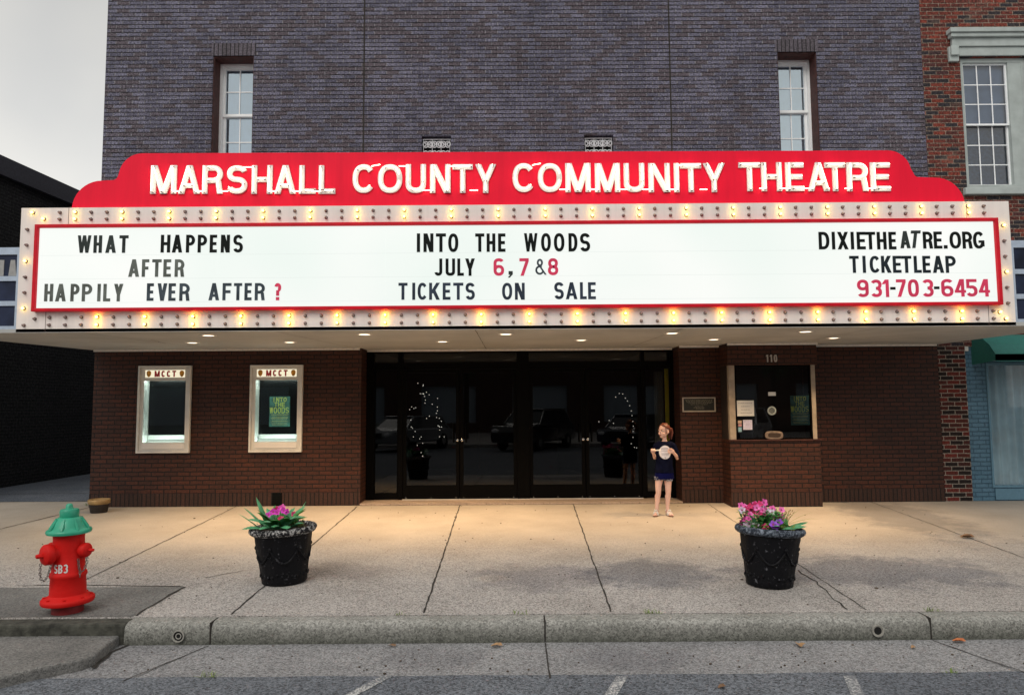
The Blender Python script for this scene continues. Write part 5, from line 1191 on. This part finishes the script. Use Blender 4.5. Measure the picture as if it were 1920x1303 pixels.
# arms
limb(k, [(-.080,.0,.995,.036),(-.098,.006,.90,.030),(-.117,.012,.812,.026)]); limb(k, [(-.117,.012,.812,.026),(-.140,-.065,.850,.025),(-.170,-.140,.893,.018)])
limb(k, [(.135,.0,.990,.036),(.172,.010,.90,.030),(.203,.012,.803,.026)]); limb(k, [(.203,.012,.803,.026),(.170,-.065,.845,.025),(.122,-.128,.892,.018)])
# image-left hand closed round the little tube (its axis runs along x)
px, py, pz = -.176, -.160, .915
k.ball((px,py,pz), (.030,.016,.034), 12, 8)
for i, ln in enumerate((.9,1.0,.96,.8)):
    ox = px+.024-.0155*i
    limb(k, [(ox,py-.004,pz+.026,.0078),(ox,py-.027*ln,pz+.030,.0075),(ox,py-.040*ln,pz+.012,.0070),(ox,py-.030*ln,pz-.006,.0066)], 8)
limb(k, [(px+.026,py-.002,pz-.006,.0095),(px+.034,py-.026,pz+.004,.0085),(px+.024,py-.044,pz+.010,.0075)], 8)
# image-right hand with the fingers curled in against the shirt
qx, qy, qz = .102, -.142, .908
k.ball((qx,qy,qz), (.032,.016,.032), 12, 8)
for i, ln in enumerate((.92,1.0,.95,.78)):
    oz = qz+.024-.0155*i
    limb(k, [(qx-.024,qy-.002,oz,.0078),(qx-.048*ln,qy-.014,oz-.002,.0074),(qx-.060*ln,qy+.004,oz-.004,.0070),(qx-.050*ln,qy+.020,oz-.004,.0065)], 8)
limb(k, [(qx+.004,qy-.006,qz+.026,.0095),(qx-.020,qy-.018,qz+.040,.0085),(qx-.040,qy-.020,qz+.036,.0075)], 8)
# head: skull, jaw, nose, brow, cheeks, lips, ears
HB(k, (0,.012,.022), (.076,.093,.092), 20, 14); HB(k, (0,-.020,-.045), (.057,.062,.066), 18, 12); HB(k, (0,-.052,-.090), (.026,.024,.022), 12, 8)
HB(k, (0,-.092,-.028), (.011,.017,.011), 10, 8); HB(k, (0,-.082,-.010), (.008,.014,.020), 10, 8)
for s in (-1, 1):
    HB(k, (.036*s,-.052,-.040), (.026,.024,.024), 12, 8); HB(k, (.032*s,-.068,.016), (.022,.014,.009), 10, 8)
    HB(k, (.074*s,.012,-.018), (.009,.018,.026), 10, 8)
HB(k, (0,-.078,-.058), (.020,.010,.006), 10, 8); HB(k, (0,-.076,-.068), (.017,.010,.006), 10, 8)
body = remeshed(k, 'body', M['skin'], gl, .0036, 2)
eyew = plain('eye_white', (0.75,0.74,0.72), .2); iris = plain('eye_iris', (0.03,0.04,0.05), .2); lip = plain('lips', (0.34,0.06,0.06), .5); brow = plain('eyebrow', (0.14,0.05,0.03), .8)
for s in (-1, 1):
    k = MB(); HB(k, (.031*s,-.0735,.000), (.0135,.006,.0075), 12, 8); k.mi = 1; HB(k, (.031*s-.002,-.0775,.000), (.0080,.0035,.0078), 10, 8); k.build('eye', [eyew, iris], body, smooth=True)
    k = MB(); k.tube([hl(.017*s,-.083,.019), hl(.033*s,-.080,.024), hl(.050*s,-.066,.019)], .0045, 6); k.build('eyebrow', brow, body, smooth=True)
k = MB(); HB(k, (0,-.0855,-.063), (.018,.0055,.0068), 12, 8); k.build('mouth', lip, body, smooth=True)
# hair drawn back into a pony tail
k = MB(); n1, n2 = 36, 26; vs_ = []; fs_ = []; keep = {}
def strand(a, t): return 1+.018*math.sin(26*a+5*t)
for i in range(n2+1):
    t = math.pi*i/n2
    for j in range(n1):
        a = 2*math.pi*j/n1; d = Vector((math.sin(t)*math.cos(a), math.sin(t)*math.sin(a), math.cos(t)))
        vs_.append(hl(d.x*.085*strand(a,t), .014+d.y*.103*strand(a,t), .020+d.z*.104)); keep[i*n1+j] = not ((d.y < .12 and d.z < .60-.55*min(1,abs(d.x))**2) or d.z < -.62)
for i in range(n2):
    for j in range(n1):
        l = (j+1) % n1; q = (i*n1+j, (i+1)*n1+j, (i+1)*n1+l, i*n1+l)
        if all(keep[x] for x in q): fs_.append(q)
k.mesh(vs_, fs_)
for s in (-.012, 0, .014): k.tube([hl(s,.105,.045), hl(s*1.6,.140,.025), hl(s*2.2,.152,-.03), hl(s*2,.140,-.085), hl(s*2.5,.128,-.135)], [.016,.021,.020,.015,.004], 8)
k.tube([hl(-.070,-.035,.040), hl(-.076,-.038,.0), hl(-.070,-.040,-.045)], [.005,.004,.0015], 6); k.tube([hl(.070,-.030,.045), hl(.078,-.032,.0), hl(.072,-.030,-.05)], [.005,.004,.0015], 6)
hair = k.build('hair', M['hair'], gl, smooth=True); so_ = hair.modifiers.new('solid', 'SOLIDIFY'); so_.thickness = .008; so_.offset = -1
# T-shirt
k = MB()
def rings(k, R_, seg=40, fold=0):
    vs_ = []; m = len(R_)
    for z, cx, rx, ry in R_:
        for j in range(seg):
            a = 2*math.pi*j/seg; f = 1+fold*math.sin(9*a+z*30)*(1 if z < .75 else .3); vs_.append((cx+rx*f*math.cos(a), ry*f*math.sin(a), z))
    k.mesh(vs_, [(i*seg+j, i*seg+(j+1)%seg, (i+1)*seg+(j+1)%seg, (i+1)*seg+j) for i in range(m-1) for j in range(seg)]+[tuple(range(seg-1,-1,-1)), tuple(range((m-1)*seg, m*seg))])
rings(k, [(.600,.012,.140,.104),(.65,.012,.134,.101),(.72,.012,.123,.094),(.80,.016,.118,.086),(.90,.020,.124,.088),(.96,.022,.126,.082),(1.0,.026,.118,.068),(1.028,.028,.085,.055),(1.042,.028,.052,.046)], fold=.018)
limb(k, [(-.050,.0,.995,.052),(-.085,.0,.985,.053),(-.100,.006,.915,.053),(-.116,.008,.850,.052)], 16); limb(k, [(.100,.0,.995,.052),(.138,.0,.980,.053),(.172,.008,.905,.053),(.194,.010,.840,.053)], 16)
shirt = remeshed(k, 'shirt', M['navy_dark'], gl, .006, 3)
k = MB(); nr = 10; ns = 32; cx, cz = .012, .893; vs_ = [(cx, -.0965, cz)]
yf = lambda x, z: -(.0905)*math.sqrt(max(.02, 1-((x-.020)/.132)**2))-.0060
vs_ = [(cx, yf(cx,cz), cz)]+[(cx+.084*r/nr*math.cos(2*math.pi*j/ns), yf(cx+.084*r/nr*math.cos(2*math.pi*j/ns), 0), cz+.096*r/nr*math.sin(2*math.pi*j/ns)) for r in range(1, nr+1) for j in range(ns)]
k.mesh(vs_, [(0,1+j,1+(j+1)%ns) for j in range(ns)]+[(1+r*ns+j,1+(r+1)*ns+j,1+(r+1)*ns+(j+1)%ns,1+r*ns+(j+1)%ns) for r in range(nr-1) for j in range(ns)])
pr_ = k.build('shirt_print', plain('print_white', (0.72,0.70,0.74), .8), shirt, smooth=True)
k = MB()
for z, hw in ((.948,.048),(.933,.060),(.910,.050),(.872,.055),(.857,.045)):
    x = cx-hw
    while x < cx+hw:
        l = .012; y = yf(x+l/2, 0)-.0012; k.face([(x,yf(x,0)-.0014,z),(x+l,yf(x+l,0)-.0014,z),(x+l,yf(x+l,0)-.0014,z+.006),(x,yf(x,0)-.0014,z+.006)]); x += .016
k.face([(cx-.012,yf(cx,0)-.0015,.822),(cx+.010,yf(cx,0)-.0015,.820),(cx+.006,yf(cx,0)-.0015,.812),(cx-.008,yf(cx,0)-.0015,.813)])
k.build('print_lines', plain('print_grey', (0.16,0.15,0.22), .8), shirt)
k = MB(); rings(k, [(.515,.010,.138,.100),(.56,.010,.135,.098),(.62,.011,.130,.095),(.69,.012,.121,.088),(.70,.012,.112,.080)], fold=.028); k.build('shorts', M['navy'], gl, smooth=True)
for cx_, z0 in ((-.062,.500),(.062,.486)):
    k = MB(); k.lathe([(.064,z0),(.068,z0+.002),(.072,.548)], (cx_,-.002,0), 24, caps=False, fn=lambda a, z: 1+.03*math.sin(7*a)); q = k.build('patterned_hem', M['pattern'], gl, smooth=True)
for s, hl_, toe in ((-1,Vector((-.100,.036,0)),Vector((-.150,-.105,0))),(1,Vector((.048,.036,0)),Vector((.072,-.110,0)))):
    u = (toe-hl_).normalized(); sd = Vector((-u.y,u.x,0)); c = []
    for i in range(24):
        a = 2*math.pi*i/24; ln = (toe-hl_).length/2+.042; w_ = .036+.006*math.cos(a); p = (toe+hl_)/2+u*(ln*math.cos(a)+.008)+sd*w_*math.sin(a); c.append((p.x,p.y))
    k = MB(); k.slab(c, 0.0, .010); so2 = k.build('sandal', M['sole'], gl)
    k = MB()
    for f, h_, w_ in ((.78,.054,.030),(.55,.068,.032)):
        b_ = hl_+(toe-hl_)*f; k.tube([b_+sd*w_*math.cos(t*math.pi/8)*1.06+Vector((0,0,.010+h_*math.sin(t*math.pi/8)*.92)) for t in range(9)], .0075, 6)
    b_ = hl_+(toe-hl_)*.10; k.tube([b_+sd*.031*math.cos(t*math.pi/8)+u*.01*math.sin(t*math.pi/8)+Vector((0,0,.062+.035*math.sin(t*math.pi/8))) for t in range(9)], .006, 6)
    b_ = hl_+(toe-hl_)*.60+Vector((0,0,.075))
    for j in range(6): k.ball((b_.x+.016*math.cos(j*1.05), b_.y+.014*math.sin(j*1.05), b_.z+.004), (.010,.010,.006), 8, 6)
    k.build('straps', M['sandal'], so2, smooth=True)
st = thing('paper_tube', 'short white tube held in the raised hand of the girl', 'paper tube', (2.15-.150,-1.08-.186,.888+.012))
k = MB(); k.lathe([(.008,-.045),(.009,-.040),(.009,.075),(.008,.078)], (0,0,0), 16, Matrix.Rotation(R(90),3,'Y')); k.build('tube', M['paper'], st, smooth=True)

# ------------------------------------------------------------------ across the street: what the glass mirrors
ob = thing('opposite_building', 'dark brick row across the street mirrored in the theatre glass', 'building', (0,-36,0))
mb = MB(); hol = [(-24+6*i, -24+6*i+3.6, .5, 2.9) for i in range(9)]+[(-23.4+3*i, -22.2+3*i, 4.6, 6.6) for i in range(17)]
wall_holes(mb, -30, 32, -.3, 9.5, -.4, 0, hol); mb.build('wall', brick('far_brick', (0.12,0.06,0.045), (0.08,0.045,0.04), (0.1,0.09,0.08)), ob)
M['far_glass'] = plain('pale_far_window', (0.30,0.36,0.42), .2)
for h in hol: box_obj('window', M['far_glass'], ob, h[0], h[1], -.3, -.25, h[2], h[3])
struct(box_obj('far_sidewalk', M['walk'], None, -40, 40, -36, -21.002, -.5, -.15))
def tree(x, y, h, seed, label):
    rnd = random.Random(seed); t = thing('tree', label, 'tree', (x, y, -.15), 'street trees across the road')
    k = MB(); k.tube([(0,0,0),(.05,0,h*.3),(.0,.1,h*.55),(.1,0,h*.8)], [.16,.13,.09,.03], 10)
    for i in range(9):
        a = rnd.uniform(0,6.28); z = h*rnd.uniform(.35,.7); k.tube([(0,.05,z),(math.cos(a)*h*.12,math.sin(a)*h*.12,z+h*.1),(math.cos(a)*h*.24,math.sin(a)*h*.24,z+h*.2)], [.05,.03,.01], 6)
    k.build('trunk', M['soil'], t, smooth=True)
    k = MB(); cl_ = [(rnd.gauss(0,h*.15), rnd.gauss(0,h*.15), h*rnd.uniform(.42,1.0), h*rnd.uniform(.06,.13)) for _ in range(26)]
    for cx, cy, cz, r in cl_:
        for _ in range(95):
            d = Vector((rnd.gauss(0,1),rnd.gauss(0,1),rnd.gauss(0,1))).normalized()*r*rnd.uniform(.5,1); p = Vector((cx,cy,cz))+d; u = Vector((rnd.gauss(0,1),rnd.gauss(0,1),rnd.gauss(0,1))).normalized(); v = u.orthogonal().normalized(); s = rnd.uniform(.07,.14)
            k.face([p-u*s,p+v*s*.5,p+u*s,p-v*s*.5])
    k.build('crown', leafm('tree_leaves', (0.02,0.06,0.015), (0.05,0.11,0.03)), t)
tree(-13,-26,8,3,'street tree mirrored at the left end of the theatre glass'); tree(-2.5,-27,9,4,'street tree mirrored in the middle theatre doors'); tree(13,-26,8,6,'street tree mirrored at the right end of the theatre glass')
M['tyre'] = plain('tyre_rubber', (0.012,0.012,0.012), .8); M['car_glass'] = plain('car_window', (0.02,0.025,0.03), .05); M['lamp'] = plain('headlamp_glass', (0.7,0.7,0.72), .1); M['rim_al'] = plain('alloy', (0.5,0.5,0.5), .3, .8)
def car(x, y, rz, paint, label, tall):
    c = thing('parked_car', label, 'car', (x, y, -.31), 'cars parked across the street', rz)
    h = 1.75 if tall else 1.48; s = h/1.75
    side = [(-2.35,.35),(-2.42,.75),(-2.30,1.02*s+.03),(-1.25,1.12*s+.02),(1.55,1.12*s),(2.30,1.05*s),(2.38,.70),(2.32,.35)]
    k = MB(); vs_ = [(px_*sx, py_, z) for py_, sx in ((-.92,1),(.92,1)) for px_, z in side]; n = len(side); k.mesh(vs_, [tuple(range(n)), tuple(range(2*n-1,n-1,-1))]+[(i,n+i,n+(i+1)%n,(i+1)%n) for i in range(n)]); k.build('body', paint, c, bevel=.08)
    b, t_ = ((-1.35,-.95),(-.55,-.72)), 0
    lo = [(-1.35,-.88),(1.95,-.88),(1.95,.88),(-1.35,.88)]; hi = [(-.55,-.70),(1.55,-.70),(1.55,.70),(-.55,.70)]; z0, z1 = 1.06*s, h-.06
    k = MB(); k.mesh([(a,b_,z0) for a,b_ in lo]+[(a,b_,z1) for a,b_ in hi], [(0,1,5,4),(1,2,6,5),(2,3,7,6),(3,0,4,7)]); k.build('windows', M['car_glass'], c)
    k = MB(); k.slab([(-.62,-.74),(1.62,-.74),(1.62,.74),(-.62,.74)], z1-.01, h); 
    for (a,b_),(d,e) in zip(lo, hi): k.tube([(a,b_,z0),(d,e,z1)], .045, 6)
    k.build('roof', paint, c, bevel=.03)
    for wx in (-1.45,1.45):
        for wy in (-.84,.84):
            k = MB(); k.lathe([(.16,-.11),(.30,-.11),(.345,-.07),(.345,.07),(.30,.11),(.16,.11)], (wx,wy,.345), 24, Matrix.Rotation(R(90),3,'X'), caps=False); wh = k.build('wheel', M['tyre'], c, smooth=True)
            k = MB(); k.lathe([(0,-.10),(.21,-.10),(.21,.10),(0,.10)], (wx,wy,.345), 16, Matrix.Rotation(R(90),3,'X'), caps=False); k.build('rim', M['rim_al'], wh)
    for wy in (-.68,.68):
        k = MB(); k.ball((-2.36,wy,.80*s+.04), (.07,.20,.09), 12, 8); k.build('headlight', M['lamp'], c, smooth=True)
    k = MB(); k.box(-2.44,-2.36,-.42,.42,.58,.80); k.build('grille', M['tyre'], c)
car(1.0,-20.0,R(-62), plain('car_black_paint', (0.012,0.012,0.014), .15, coat=1), 'black sports utility vehicle mirrored in the middle doors', True)
car(5.4,-20.0,R(-62), plain('car_dark_paint', (0.020,0.028,0.05), .15, coat=1), 'dark blue saloon mirrored in the right doors', False)
car(9.5,-20.0,R(-62), plain('car_white_paint', (0.72,0.73,0.74), .15, coat=1), 'white car mirrored in the right end glass', True)
car(-4.6,-20.0,R(-62), plain('car_grey_paint', (0.25,0.26,0.28), .15, coat=1), 'grey car mirrored in the left doors', False)
